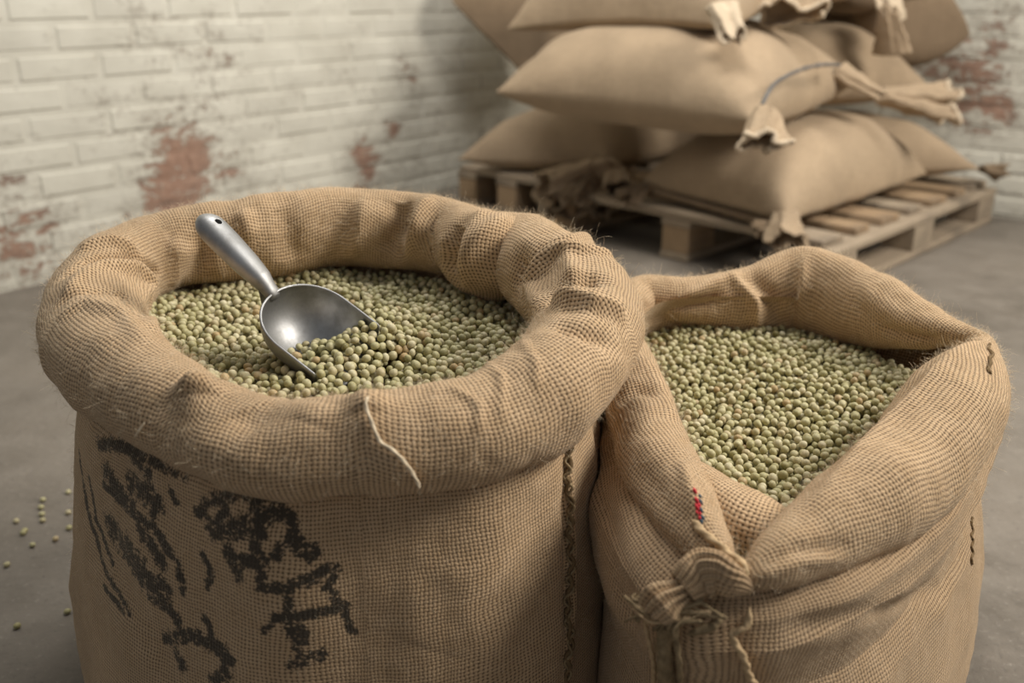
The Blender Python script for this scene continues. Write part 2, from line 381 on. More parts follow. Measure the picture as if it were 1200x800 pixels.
# ------------------------------------------------------------------ sack builders
def tube_surface(ctr, nu, nv, closed, noise_amp=.004, seed=1, feats=(), lump=.5):
    # ctr rows: x y z r vs ; cross-section angle 0 = outward, 90 = up
    q, s, L = catmull(ctr, nu, closed)
    Cc = q[:, :3]; r = np.maximum(q[:, 3], .004); vs = q[:, 4]
    T = (np.roll(Cc, -1, 0) - np.roll(Cc, 1, 0)) if closed else np.gradient(Cc, axis=0)
    T[:, 2] = 0; T /= np.linalg.norm(T, axis=1, keepdims=True)
    O = np.stack([T[:, 1], -T[:, 0], np.zeros(len(T))], 1)
    cen = Cc.mean(0)
    if ((Cc - cen) * O).sum() < 0: O = -O; ccw = False
    else: ccw = True
    ph = np.linspace(0, 2 * math.pi, nv, endpoint=False) - math.pi / 2
    cx = np.cos(ph); sx = np.sin(ph)
    up = np.array([0, 0, 1.])
    V = Cc[:, None] + r[:, None, None] * (cx[None, :, None] * O[:, None] + (sx[None, :] * vs[:, None])[..., None] * up)
    V = V.reshape(-1, 3)
    N = (cx[None, :, None] * O[:, None] + (sx[None, :])[..., None] * up * np.ones((nu, 1, 1))).reshape(-1, 3)
    n = fbm(V, 5.5, seed + 7, 1) * noise_amp * 1.6 + fbm(V, 13, seed, 2) * noise_amp + fbm(V, 38, seed + 3, 2) * noise_amp * .25
    B0 = V.reshape(nu, nv, 3)
    V = V + N * n[:, None]
    if feats: V = folds(V, N, feats)
    B1 = V.reshape(nu, nv, 3)
    def ex(ax):
        d = lambda G: np.linalg.norm(np.diff(G, axis=ax), axis=2)
        e = d(B1) - d(B0); c_ = np.cumsum(e, axis=ax)
        return np.concatenate([np.zeros_like(np.take(c_, [0], ax)), c_], ax)
    eu, ev = ex(0), ex(1)
    if closed: eu = eu - np.linspace(0, 1, nu)[:, None] * eu[-1:]
    ev = ev - ev[:, nv // 2:nv // 2 + 1]
    # weave spacing stays even over the folds: local stretch along the roll is taken up in U
    seg = np.linalg.norm(np.roll(B1, -1, 0) - B1, axis=2)
    if not closed: seg[-1] = 0
    dr = np.concatenate([np.zeros((1, nv)), np.cumsum(seg, 0)[:-1]]) - s[:, None]
    tot = seg.sum(0) - L; dr = dr - (np.arange(nu) / nu)[:, None] * tot[None]
    wn = int(.05 / L * nu) * 3; kx = np.exp(-.5 * (np.arange(-wn, wn + 1) / (wn / 3)) ** 2); kx /= kx.sum()
    pad = np.concatenate([dr[-wn:], dr, dr[:wn]]) if closed else np.pad(dr, ((wn, wn), (0, 0)), 'edge')
    lo = np.stack([np.convolve(pad[:, j], kx, 'valid') for j in range(nv)], 1)
    eu = dr - lo
    sm = np.concatenate([eu[:, -6:], eu, eu[:, :6]], 1); k2 = np.exp(-.5 * (np.arange(-6, 7) / 2.5) ** 2); k2 /= k2.sum()
    eu = np.stack([np.convolve(sm[i], k2, 'valid') for i in range(nu)], 0)
    ra = .5 * (r + r.mean())
    U = np.repeat(s[:, None], nv, 1) + eu; W = (ph[None, :] + math.pi / 2) * ra[:, None] + .7 * ev; we = 2 * math.pi * ra + .7 * ev[:, -1]
    Fq = grid_faces(nu, nv, closed, True)
    if ccw is False: pass
    uv = grid_uv(U, W, nu, nv, closed, True, Uend=eu[:1] + round(L / .0036) * .0036, Vend=None if False else np.concatenate([we, we[:1]]) if closed else we)
    return V, Fq, uv, dict(C=Cc, O=O, r=r, L=L, s=s, N=N, nu=nu, nv=nv)
def fix_normals(o):
    bm = bmesh.new(); bm.from_mesh(o.data); bmesh.ops.recalc_face_normals(bm, faces=bm.faces); bm.to_mesh(o.data); bm.free()
def body_surface(loop, profile, nz, ztop):
    # loop: (n,3) xy + outward; profile(z fraction) -> outward offset
    n = len(loop['C']); k = np.linspace(0, 1, nz)
    offs = profile(k)
    zt = ztop
    P = np.zeros((n, nz, 3))
    side = loop.get('side', np.ones(n))
    P[:, :, :2] = loop['C'][:, None, :2] + loop['O'][:, None, :2] * offs[None, :, None] * side[:, None, None]
    P[:, :, 2] = k[None] * zt[:, None]
    return P
def hairs(name, V, N, count, mat, parent, length=(.004, .014), rad=.00009, seed=3, weight=None, flat=.6):
    rng = np.random.default_rng(seed)
    p = None
    if weight is not None: p = weight / weight.sum()
    idx = rng.choice(len(V), count, p=p)
    P0 = V[idx]; D = N[idx] * (1 - flat) + rng.normal(size=(count, 3)) * flat * .6; D /= np.linalg.norm(D, axis=1, keepdims=True)
    Ls = rng.uniform(*length, size=count); k = 4
    pts = [P0 - N[idx] * .0005]; d = D
    for i in range(k):
        d = d + rng.normal(size=(count, 3)) * .38; d /= np.linalg.norm(d, axis=1, keepdims=True)
        pts.append(pts[-1] + d * (Ls / k)[:, None])
    pts = np.stack(pts, 1)                                  # count,k+1,3
    side = np.cross(D, rng.normal(size=(count, 3))); side /= np.linalg.norm(side, axis=1, keepdims=True); s2 = np.cross(D, side)
    vs = []
    for a in range(3):
        o = (math.cos(a * 2.094) * side + math.sin(a * 2.094) * s2) * rad
        vs.append(pts + o[:, None])
    VV = np.stack(vs, 2).reshape(-1, 3)                      # count,(k+1),3
    base = np.arange(count)[:, None, None] * (k + 1) * 3; i = np.arange(k)[None, :, None] * 3; a = np.arange(3)[None, None, :]
    f = np.stack([base + i + a, base + i + (a + 1) % 3, base + i + 3 + (a + 1) % 3, base + i + 3 + a], -1).reshape(-1, 4)
    o = mesh_obj(name, VV, f, mat, parent, smooth=True); o['kind'] = 'stuff'
    return o
def cord(name, pts, rad, mat, parent=None, twist=220, n=200, sides=12, lobes=2, depth=.28, fuzz=0, taper=True, seed=0):
    q, s, L = catmull(np.asarray(pts, float), n, False)
    Cc = q[:, :3]; T = np.gradient(Cc, axis=0); T /= np.linalg.norm(T, axis=1, keepdims=True)
    up = np.array([.31, -.4, .86]); A = np.cross(T, up); A /= np.linalg.norm(A, axis=1, keepdims=True); B = np.cross(T, A)
    ph = np.linspace(0, 2 * math.pi, sides, endpoint=False)
    rr = rad * (1 - depth + depth * np.abs(np.cos(lobes / 2 * (ph[None] + s[:, None] * twist))) * 1.6)
    rr = rr * (1 + .12 * np.array([noise.noise(Vector((x * 300, seed, 0))) for x in s])[:, None])
    if taper: e = np.clip(np.minimum(s, L - s) / (rad * 2), .05, 1); rr = rr * e[:, None]
    V = Cc[:, None] + rr[..., None] * (np.cos(ph)[None, :, None] * A[:, None] + np.sin(ph)[None, :, None] * B[:, None])
    Fq = grid_faces(n, sides, False, True)
    o = mesh_obj(name, V.reshape(-1, 3), Fq, mat, parent)
    return o
def pt(px, py, z, r, vs=1.0):
    p = atz(px, py, z); d = (p[1] * CP - (p[2] - CAMZ) * SP)
    return [p[0], p[1], p[2], r * d / F, vs]

# ================================================================== LEFT SACK
LC = atz(400, 380, .44); LC[2] = 0
left_sack = empty('burlap_sack', tuple(LC))
tag(left_sack, 'big burlap sack with thick rolled rim and black stencil marks, scoop in its peas', 'sack')
lctrl = [pt(*a) for a in [
    (420, 522, .424, 55), (330, 524, .424, 50), (245, 496, .428, 53), (170, 458, .435, 60), (118, 412, .44, 60), (112, 362, .445, 57), (138, 322, .452, 47, 1.1), (188, 297, .46, 40, 1.15),
    (255, 286, .465, 36, 1.25), (325, 276, .47, 38, 1.25), (400, 266, .472, 42, 1.15), (475, 270, .47, 40, 1.2), (512, 276, .469, 38, 1.15), (536, 280, .470, 35, 1.15), (557, 294, .466, 46, 1.08), (577, 300, .464, 49, 1.05), (600, 290, .470, 36, 1.1), (622, 300, .466, 43, 1.05), (646, 323, .461, 53), (682, 355, .455, 62), (683, 405, .447, 66), (645, 455, .438, 66), (580, 497, .43, 62), (505, 514, .426, 60)]]
lfe = [
    # back wall: soft vertical folds
    ([(468, 228), (462, 265), (450, 305)], .016, -.013), ([(425, 232), (420, 270), (415, 300)], .012, .006), ([(500, 232), (487, 262), (476, 300)], .012, .009),
    ([(330, 240), (340, 275), (345, 310)], .016, -.006), ([(285, 245), (300, 280)], .012, .006), ([(565, 245), (545, 275), (535, 320)], .010, .006),
    # big tucked loop at the right back
    ([(590, 252), (562, 272), (546, 305), (546, 338)], .009, .007), ([(540, 258), (526, 290), (526, 330)], .014, -.012), ([(608, 295), (602, 320), (600, 335)], .011, -.010),
    ([(700, 266), (666, 286), (636, 308), (622, 335), (628, 358)], .010, .009), ([(715, 295), (680, 293), (650, 300)], .005, .006), ([(640, 285), (622, 300), (612, 330)], .008, -.010),
    ([(664, 290), (672, 320), (668, 350)], .010, .006), ([(705, 322), (665, 328), (640, 350)], .011, -.012), ([(650, 350), (690, 358), (730, 366)], .007, .009), ([(650, 378), (690, 385), (720, 400)], .010, -.006),
    ([(600, 385), (625, 420), (632, 450)], .004, .0022), ([(560, 410), (585, 440), (590, 480)], .004, .0022), ([(530, 435), (560, 470), (565, 500)], .004, .002),
    # left, twisting folds
    ([(75, 320), (110, 300), (155, 296), (188, 316), (195, 350)], .006, -.007), ([(80, 335), (120, 312), (160, 312), (182, 335), (186, 368)], .008, .007),
    ([(70, 350), (110, 335), (150, 342), (168, 372)], .006, -.0045), ([(66, 372), (105, 352), (145, 365), (165, 395)], .008, .004), ([(95, 290), (130, 282), (160, 290)], .006, .007), ([(100, 300), (135, 294), (158, 300)], .004, -.005),
    ([(200, 285), (215, 300), (205, 335)], .012, .006), ([(236, 270), (240, 300), (235, 325)], .011, -.007),
    # front rim: small peaks and dimples
    ([(236, 448), (228, 462)], .015, .011), ([(285, 470), (300, 500)], .022, -.006), ([(432, 460), (430, 480)], .015, .006), ([(375, 470), (360, 490)], .02, .003),
    ([(160, 430), (200, 455)], .02, .004), ([(120, 470), (200, 520), (300, 552)], .02, .004)]
nuL, nvL = 1000, 120
V, Fq, uv, LT = tube_surface(lctrl, nuL, nvL, True, .005, 1, [(a, b_, c * 1.7) for a, b_, c in lfe])
cuff = mesh_obj('rolled_rim', V, Fq, M['burlap'], None, uv); fix_normals(cuff); keep(cuff, left_sack)
NL = vnormals(V, nuL, nvL, True, True)
if (NL * LT['N']).sum() < 0: NL = -NL
LTV = V
wt = np.where(NL[:, 2] > -.2, 1.0, .25)
keep(hairs('loose_fibre', V, NL, 15000, M['fibre'], None, (.003, .012), .00009, 3, wt), left_sack)
keep(hairs('stray_fibre', V, NL, 700, M['fibre'], None, (.012, .026), .00008, 5, wt, .5), left_sack)
# body
def lprof(k):
    return np.interp(k, [0, .02, .06, .15, .35, .55, .75, .85, .93, 1], [.05, .065, .070, .070, .066, .052, .036, .024, .010, .0])
n = 1000; st = LT; LT['side'] = .73 - .29 * np.clip(LT['O'][:, 0], -1, 1)
P = body_surface(LT, lprof, 240, LT['C'][:, 2])
# smooth the outline of the body relative to the rim
nz = P.shape[1]; G = P.reshape(-1, 3)
Nb = np.repeat(LT['O'][:, None], nz, 1).reshape(-1, 3)
G = G + Nb * (fbm(G * [1, 1, .55], 7, 9, 2) * .008 + fbm(G, 26, 4, 2) * .0015)[:, None]
bf = [([(668, 505), (672, 600), (676, 700), (672, 790)], .006, .004), ([(660, 505), (664, 600), (668, 700), (664, 790)], .004, -.003), ([(640, 520), (560, 640), (500, 760)], .05, .005), ([(100, 490), (170, 545), (260, 575)], .012, .004),
      ([(690, 500), (700, 560)], .02, .006), ([(95, 560), (140, 680), (200, 780)], .03, -.004)]
G = folds(G, Nb, bf)
# ink, drawn as strokes lying on the cloth
INK = [([(111, 521), (142, 518), (166, 530)], 8), ([(88, 530), (99, 600), (118, 668), (138, 700), (147, 718)], 4.5), ([(120, 555), (135, 578), (150, 592)], 10), ([(150, 565), (165, 575), (178, 595)], 13),
       ([(118, 570), (148, 600), (175, 618), (196, 652)], 6), ([(125, 615), (145, 650)], 14), ([(146, 645), (166, 680), (184, 692)], 16), ([(162, 625), (186, 660)], 9), ([(178, 620), (205, 662), (210, 695)], 5),
       ([(172, 700), (200, 722), (212, 748)], 6), ([(150, 540), (170, 552), (172, 570)], 5), ([(192, 748), (222, 745), (240, 755)], 8), ([(236, 725), (244, 745)], 5), ([(244, 758), (262, 768), (258, 795), (246, 800)], 9), ([(205, 772), (212, 784)], 7),
       ([(118, 690), (140, 715)], 4), ([(100, 560), (108, 610), (128, 660)], 4), ([(196, 575), (202, 590)], 5), ([(234, 650), (244, 672), (240, 690)], 5), ([(165, 535), (215, 555)], 5),
       ([(228, 602), (238, 590), (262, 580), (300, 574)], 7), ([(272, 566), (305, 576)], 11), ([(246, 622), (275, 622), (300, 612)], 12), ([(301, 580), (302, 625), (292, 655)], 8), ([(264, 645), (274, 675)], 8), ([(280, 660), (302, 658)], 9), ([(262, 600), (252, 612)], 6),
       ([(318, 590), (340, 610), (346, 632), (322, 648)], 6.5), ([(312, 578), (334, 600)], 8), ([(344, 636), (368, 648)], 10), ([(304, 692), (338, 693), (364, 680), (390, 668)], 7), ([(322, 728), (354, 724), (382, 720), (408, 714)], 5.5), ([(336, 690), (336, 728), (346, 758), (354, 778)], 6),
       ([(340, 782), (376, 772)], 8), ([(388, 690), (402, 712), (417, 744)], 5), ([(308, 745), (318, 728)], 4), ([(304, 680), (306, 692)], 6), ([(350, 735), (360, 750), (350, 762)], 6), ([(324, 655), (318, 650)], 6), ([(395, 668), (392, 680)], 6)]
ink = np.zeros(len(G)); X, Y, D = proj(G); facing = ((np.array([0, 0, CAMZ]) - G) * Nb).sum(1) > 0
vis = facing & (X > 60) & (X < 460) & (Y > 470) & (Y < 830); iv = np.where(vis)[0]; GV = G[iv]
for pts, wd in INK:
    P3 = [pick(GV, Nb[iv], *p) for p in pts]; dd, _ = seg_dist(GV, P3); wm = wd * 1.15 / F * .72
    ink[iv] = np.maximum(ink[iv], np.clip(.84 - .36 * (dd / wm) ** 2, 0, 1))
arc = np.concatenate([[0], np.cumsum(np.linalg.norm(np.diff(G.reshape(n, nz, 3)[n // 4], axis=0), axis=1))])
Ub = np.repeat(LT['s'][:, None] * 1.12, nz, 1); Vb = np.repeat(arc[None], n, 0)
Fb = grid_faces(n, nz, True, False)
body = mesh_obj('sack_body', G, Fb, M['burlap_body'], None, grid_uv(Ub, Vb, n, nz, True, False, Uend=np.full((1, nz), LT['L'] * 1.12)), attrs={'ink': ink}); fix_normals(body); keep(body, left_sack)
LBV, LBN = G, Nb
# bottom disc closes the sack
def bottom(loop, parent, mat):
    ring = [tuple(p) for p in loop]; c = np.mean(loop, 0); ring.append(tuple(c)); m_ = len(loop)
    o = mesh_obj('sack_base', ring, [(i, (i + 1) % m_, m_) for i in range(m_)], mat, None); keep(o, parent)
bottom(G.reshape(n, nz, 3)[::5, 0] + [0, 0, .0005], left_sack, M['burlap_body'])
# side seam: lacing stitches down the right of the body
sp = [pick(G, Nb, 671 + 2 * math.sin(i), 505 + i * 12, 6) for i in range(26)]
sm = [p + np.array([.1, -.9, 0]) * .0025 + np.array([(.0022 if i % 2 else -.0022), 0, 0]) for i, p in enumerate(sp)]
keep(cord('seam_thread', sm, .0018, M['seam'], None, 200, 300), left_sack)
sm2 = [p + np.array([.1, -.9, 0]) * .0022 + np.array([(-.003 if i % 2 else .003), 0, .004]) for i, p in enumerate(sp)]
keep(cord('seam_thread', sm2, .0013, M['twine_dark'], None, 200, 300), left_sack)
# the loose pale thread hanging over the front rim
th = []
for px, py, o_ in [(434, 462, .002), (432, 478, .0022), (440, 497, .002), (449, 515, .0022), (462, 531, .0022), (478, 547, .002), (488, 560, .003), (493, 571, .004)]:
    p = pick(LTV, NL, px, py, 5); i = np.argmin(((LTV - p) ** 2).sum(1)); th.append(p + NL[i] * (o_ + .0005))
lt = keep(cord('loose_thread', th, .0013, M['fibre'], None, 260, 160), left_sack); lt['label'] = 'pale loose jute thread'
th = []
for px, py in [(158, 512), (162, 503), (170, 494)]:
    p = pick(LTV, NL, px, py, 5); i = np.argmin(((LTV - p) ** 2).sum(1)); th.append(p + NL[i] * .003)
keep(cord('loose_thread', th, .0008, M['fibre'], None, 260, 60), left_sack)

# ================================================================== RIGHT SACK
RC = atz(930, 500, .37); RC[2] = 0
right_sack = empty('burlap_sack', tuple(RC))
tag(right_sack, 'smaller burlap sack with pointed opening tied by twine at its front', 'sack')
rctrl = [pt(*a) for a in [
    (872, 676, .357, 12), (892, 668, .358, 22), (930, 648, .358, 37), (985, 612, .358, 52), (1045, 562, .362, 62), (1093, 512, .37, 61), (1122, 468, .38, 50), (1141, 428, .392, 28, 1.0), (1153, 400, .405, 10), (1122, 391, .402, 16),
    (1075, 381, .394, 27, 1.2), (1010, 360, .386, 34, 1.35), (938, 345, .380, 36, 1.5), (868, 352, .374, 32, 1.3), (800, 350, .378, 26), (748, 352, .374, 28), (722, 385, .368, 30), (733, 435, .362, 36), (752, 490, .358, 42), (772, 545, .358, 42),
    (802, 598, .358, 37), (830, 640, .357, 25), (850, 668, .357, 15), (858, 678, .357, 10)]]
rfe = [([(937, 305), (938, 340), (936, 385)], .007, .006), ([(880, 318), (905, 345), (915, 380)], .012, -.006), ([(857, 322), (880, 352), (888, 385)], .007, .006), ([(800, 345), (825, 338), (860, 318)], .008, .006), ([(760, 360), (800, 362), (840, 350)], .007, -.006),
       ([(1000, 335), (1050, 372), (1120, 390)], .012, .004), ([(1030, 385), (1080, 398), (1140, 396)], .006, -.005),
       ([(1156, 396), (1130, 405), (1090, 440), (1040, 490), (960, 585)], .008, .005), ([(1020, 520), (1060, 560), (1085, 580)], .03, .003),
       ([(960, 600), (1010, 560), (1090, 530)], .02, .003), ([(890, 660), (940, 640), (1000, 640)], .006, -.0025), ([(890, 672), (940, 660), (990, 655)], .005, .002),
       ([(745, 410), (770, 440), (790, 480)], .01, .005), ([(720, 470), (745, 450), (775, 460)], .012, -.005), ([(800, 540), (812, 580), (824, 605)], .006, .004), ([(735, 540), (770, 585), (800, 610)], .012, -.004)]
nuR, nvR = 900, 100
V, Fq, uv, RT = tube_surface(rctrl, nuR, nvR, False, .004, 21, [(a, b_, c * 1.5) for a, b_, c in rfe])
cuff2 = mesh_obj('rolled_rim', V, Fq, M['burlap'], None, uv); fix_normals(cuff2); keep(cuff2, right_sack)
NR = vnormals(V, nuR, nvR, False, True)
if (NR * RT['N']).sum() < 0: NR = -NR
RTV = V
wt = np.where(NR[:, 2] > -.2, 1.0, .25)
keep(hairs('loose_fibre', V, NR, 11000, M['fibre'], None, (.003, .012), .00009, 13, wt), right_sack)
keep(hairs('stray_fibre', V, NR, 500, M['fibre'], None, (.012, .024), .00008, 15, wt, .5), right_sack)
# the pouch of cloth between the two flaps at the front
V, Fq, uv, PT = tube_surface([pt(*a) for a in [(775, 545, .335, 20), (800, 570, .337, 36), (835, 600, .338, 46), (880, 625, .338, 50), (925, 640, .337, 40), (965, 640, .335, 22)]], 260, 80, False, .002, 31, [([(830, 560), (850, 600), (870, 640)], .015, .003)])
fr = mesh_obj('front_fold', V, Fq, M['burlap'], None, uv); fix_normals(fr); keep(fr, right_sack)
# body: its own outline
bctrl = [pt(*a) for a in [(865, 705, .33, 1), (950, 690, .33, 1), (1030, 645, .33, 1), (1090, 590, .33, 1), (1132, 520, .33, 1), (1138, 460, .335, 1), (1112, 422, .345, 1), (1020, 398, .345, 1), (930, 386, .345, 1), (850, 384, .345, 1), (775, 395, .34, 1), (735, 430, .335, 1), (722, 480, .33, 1), (728, 560, .33, 1), (760, 630, .33, 1), (805, 680, .33, 1)]]
q, s, L = catmull(bctrl, 800, True); Cc = q[:, :3]
T = np.roll(Cc, -1, 0) - np.roll(Cc, 1, 0); T[:, 2] = 0; T /= np.linalg.norm(T, axis=1, keepdims=True); O = np.stack([T[:, 1], -T[:, 0], 0 * T[:, 0]], 1)
if ((Cc - Cc.mean(0)) * O).sum() < 0: O = -O
# top of the body follows inside of the rim
ztop = np.interp(Cc[:, 1], [.5, .7, 1.1], [.345, .36, .392])
def rprof(k):
    return np.interp(k, [0, .02, .08, .2, .4, .62, .70, .78, .86, .93, 1], [-.02, .03, .045, .052, .044, .026, .012, .020, .030, .020, -.012])
RB = dict(C=Cc, O=O, side=.68 + .29 * O[:, 0]); nzr = 200
G = body_surface(RB, rprof, nzr, ztop).reshape(-1, 3); Nb = np.repeat(O[:, None], nzr, 1).reshape(-1, 3)
G = G + Nb * (fbm(G * [1, 1, .6], 8, 44, 2) * .007 + fbm(G, 26, 14, 2) * .0012)[:, None]
G = G + Nb * (.020 * np.clip(-Nb[:, 0] * 1.4 - .2, 0, 1) * np.clip((G[:, 2] - .215) / .05, 0, 1) * np.clip((.35 - G[:, 2]) / .03, 0, 1))[:, None]
bf = [([(900, 705), (1000, 690), (1080, 640), (1140, 570)], .012, .006), ([(940, 735), (1030, 722), (1110, 690), (1150, 640)], .010, -.005), ([(720, 560), (750, 650), (800, 720)], .015, .006), ([(700, 600), (725, 700), (760, 790)], .02, -.005), ([(830, 705), (815, 760), (810, 799)], .012, .004)]
G = folds(G, Nb, bf)
# the two sacks lean against each other: the right one yields where they touch
bvB = BVHTree.FromPolygons([v.co + body.location + left_sack.location for v in body.data.vertices], [tuple(p.vertices) for p in body.data.polygons])
for i in np.where((Nb[:, 0] < .3) & (G[:, 0] < .16))[0]:
    h_ = bvB.find_nearest(Vector(G[i]), .08)
    if h_[0] is not None and (Vector(G[i]) - h_[0]).dot(h_[1]) < .002: G[i] = h_[0] + h_[1] * .003
arc = np.concatenate([[0], np.cumsum(np.linalg.norm(np.diff(G.reshape(800, nzr, 3)[100], axis=0), axis=1))])
body2 = mesh_obj('sack_body', G, grid_faces(800, nzr, True, False), M['burlap_dim'], None, grid_uv(np.repeat(s[:, None], nzr, 1), np.repeat(arc[None], 800, 0), 800, nzr, True, False, Uend=np.full((1, nzr), L))); fix_normals(body2); keep(body2, right_sack)
bottom(G.reshape(800, nzr, 3)[::5, 0] + [0, 0, .0005], right_sack, M['burlap_dim'])
RBV, RBN = G, Nb
keep(hairs('body_fibre', G, Nb, 5000, M['fibre'], None, (.003, .009), .00007, 17, np.where(G[:, 2] > .2, 1.0, .02)), right_sack)
keep(hairs('body_fibre', LBV, LBN, 5000, M['fibre'], None, (.003, .009), .00007, 18, np.where(LBV[:, 2] > .2, 1.0, .02)), left_sack)
# ================================================================== PALLETS
def box_mesh(name, L, W, H, mat, seed=0):
    rr = random.Random(seed); e = .003; V = []
    for z, ins in ((-H / 2, e), (-H / 2 + e, 0), (H / 2 - e, 0), (H / 2, e)):
        for sx, sy in ((-1, -1), (1, -1), (1, 1), (-1, 1)):
            V.append((sx * (L / 2 - ins) + rr.uniform(-.002, .002), sy * (W / 2 - ins) + rr.uniform(-.0015, .0015), z))
    Fq = [(3, 2, 1, 0), (12, 13, 14, 15)]
    for a in (0, 4, 8):
        for i in range(4): Fq.append((a + i, a + (i + 1) % 4, a + 4 + (i + 1) % 4, a + 4 + i))
    me = bpy.data.meshes.new(name); me.from_pydata(V, [], Fq); me.materials.append(mat); me.update(); return me
def pallet(label, x, y, ang, la, lb, nd):
    r = empty('wooden_pallet', (x, y, 0), (0, 0, ang)); tag(r, label, 'pallet')
    def put(name, me, loc, rz=0):
        o = bpy.data.objects.new(name, me); C.objects.link(o); o.parent = r; o.location = loc; o.rotation_euler = (0, 0, rz); return o
    bb = box_mesh('bottom_board', la, .10, .022, M['wood_grey'], 1); rail = box_mesh('rail', la, .10, .022, M['wood_grey'], 2); blk = box_mesh('block', .135, .095, .078, M['wood'], 3); blkg = box_mesh('block', .135, .095, .078, M['wood_grey'], 4)
    for j, yy in enumerate((.05, lb / 2, lb - .05)):
        put('bottom_board', bb, (la / 2, yy, .011)); put('rail', rail, (la / 2, yy, .111))
        for xx in (.07, la / 2, la - .07): put('block', blkg if j == 0 else blk, (xx, yy, .061))
    rr = random.Random(5); 
    for i in range(nd):
        wd = .115 if i % 2 == 0 else .085
        x0 = .06 + (la - .12) * i / (nd - 1)
        me = box_mesh('deck_board', lb - .05, wd, .022, M['wood'] if i % 3 else M['wood_grey'], 10 + i)
        put('deck_board', me, (x0, lb / 2 + .012, .1335), R(90))
    return r
pa = R(44.5)
pallet('weathered wooden pallet under the front sacks, its open grey side facing right', .835, 2.245, pa, 1.17, 1.0, 7)
pallet('second wooden pallet, left one beside the brick wall under the squat sack', .835 - 1.02 * math.sin(pa) + .04 , 2.245 + 1.02 * math.cos(pa) + .04, pa, 1.0, .52, 6)

# ================================================================== FAR SACKS
def pillow(label, cs, up, dn, mat='far_sack', seed=0, arch=0, wr=.012, pinch=.08, seam_ends=(), seam_mat='far_seam', floorz=None, pw=.62, parts=(), lum=.018):
    cs = [np.array(c, float) for c in cs]; base = (cs[0] + cs[1] + cs[2] + cs[3]) / 4; base = base.copy(); base[2] = floorz if floorz is not None else min(c[2] for c in cs) - dn
    nu_, nv_ = 90, 70
    u = np.sin(np.linspace(-math.pi / 2, math.pi / 2, nu_)); v = np.sin(np.linspace(-math.pi / 2, math.pi / 2, nv_)); U, Vv = np.meshgrid(u, v, indexing='ij')
    up_ = U * (1 - pinch * (1 - Vv ** 2) * np.abs(U) ** 3); vp = Vv * (1 - pinch * 1.3 * (1 - U ** 2) * np.abs(Vv) ** 3)
    # corners poke out as little ears
    a = (up_ + 1) / 2; b_ = (vp + 1) / 2
    mid = ((1 - a) * (1 - b_))[..., None] * cs[0] + (a * (1 - b_))[..., None] * cs[1] + (a * b_)[..., None] * cs[2] + ((1 - a) * b_)[..., None] * cs[3]
    h = np.clip((1 - np.abs(U) ** 3.0) * (1 - np.abs(Vv) ** 2.8), 0, 1) ** pw
    gath = np.abs(U) ** 5 * np.sin(Vv * 17 + seed + 2 * np.sin(Vv * 5 + seed)) * wr * (1 - np.abs(Vv) ** 6) + np.abs(Vv) ** 6 * np.sin(U * 14 + seed) * wr * .4 * (1 - np.abs(U) ** 6)
    out = []
    for sgn, T in ((1, up), (-1, dn)):
        P = mid.copy(); P[..., 2] += sgn * h * T + arch * (1 - U ** 2) + gath * (h > 0) * h ** .5 * (1 if sgn > 0 else .4)
        out.append(P.reshape(-1, 3))
    top, bot = out
    rep = fbm(top, 5, seed, 2) * lum; hh = h.reshape(-1)
    top[:, 2] += rep * hh; top[:, :2] += (fbm(top, 6, seed + 4, 2) * lum)[:, None] * hh[:, None] * .5
    f1 = grid_faces(nu_, nv_); f2 = f1[:, ::-1] + len(top)
    V = np.concatenate([top, bot]); 
    if floorz is not None: V[:, 2] = np.maximum(V[:, 2], floorz + .0015)
    l1 = np.linalg.norm(cs[1] - cs[0]); l2 = np.linalg.norm(cs[3] - cs[0])
    uv = np.stack([np.tile((U * l1 / 2).ravel(), 2), np.tile((Vv * l2 / 2).ravel(), 2)], 1)
    r = empty('filled_sack', tuple(base)); tag(r, label, 'sack')
    o = mesh_obj('sack_body', V, np.concatenate([f1, f2]), M[mat], None, uv)
    bm = bmesh.new(); bm.from_mesh(o.data); bmesh.ops.remove_doubles(bm, verts=bm.verts, dist=.0006); bmesh.ops.recalc_face_normals(bm, faces=bm.faces); bm.to_mesh(o.data); bm.free(); keep(o, r)
    Tg = top.reshape(nu_, nv_, 3)
    for end in seam_ends:                                   # stitched mouth: a thin dark seam line
        row = {'u1': Tg[-1], 'u0': Tg[0], 'v0': Tg[:, 0], 'v1': Tg[:, -1]}[end]
        keep(cord('seam', row[3:-3:4] + [0, 0, .006], .008, M[seam_mat], None, 60, 120, 8), r)
    return r
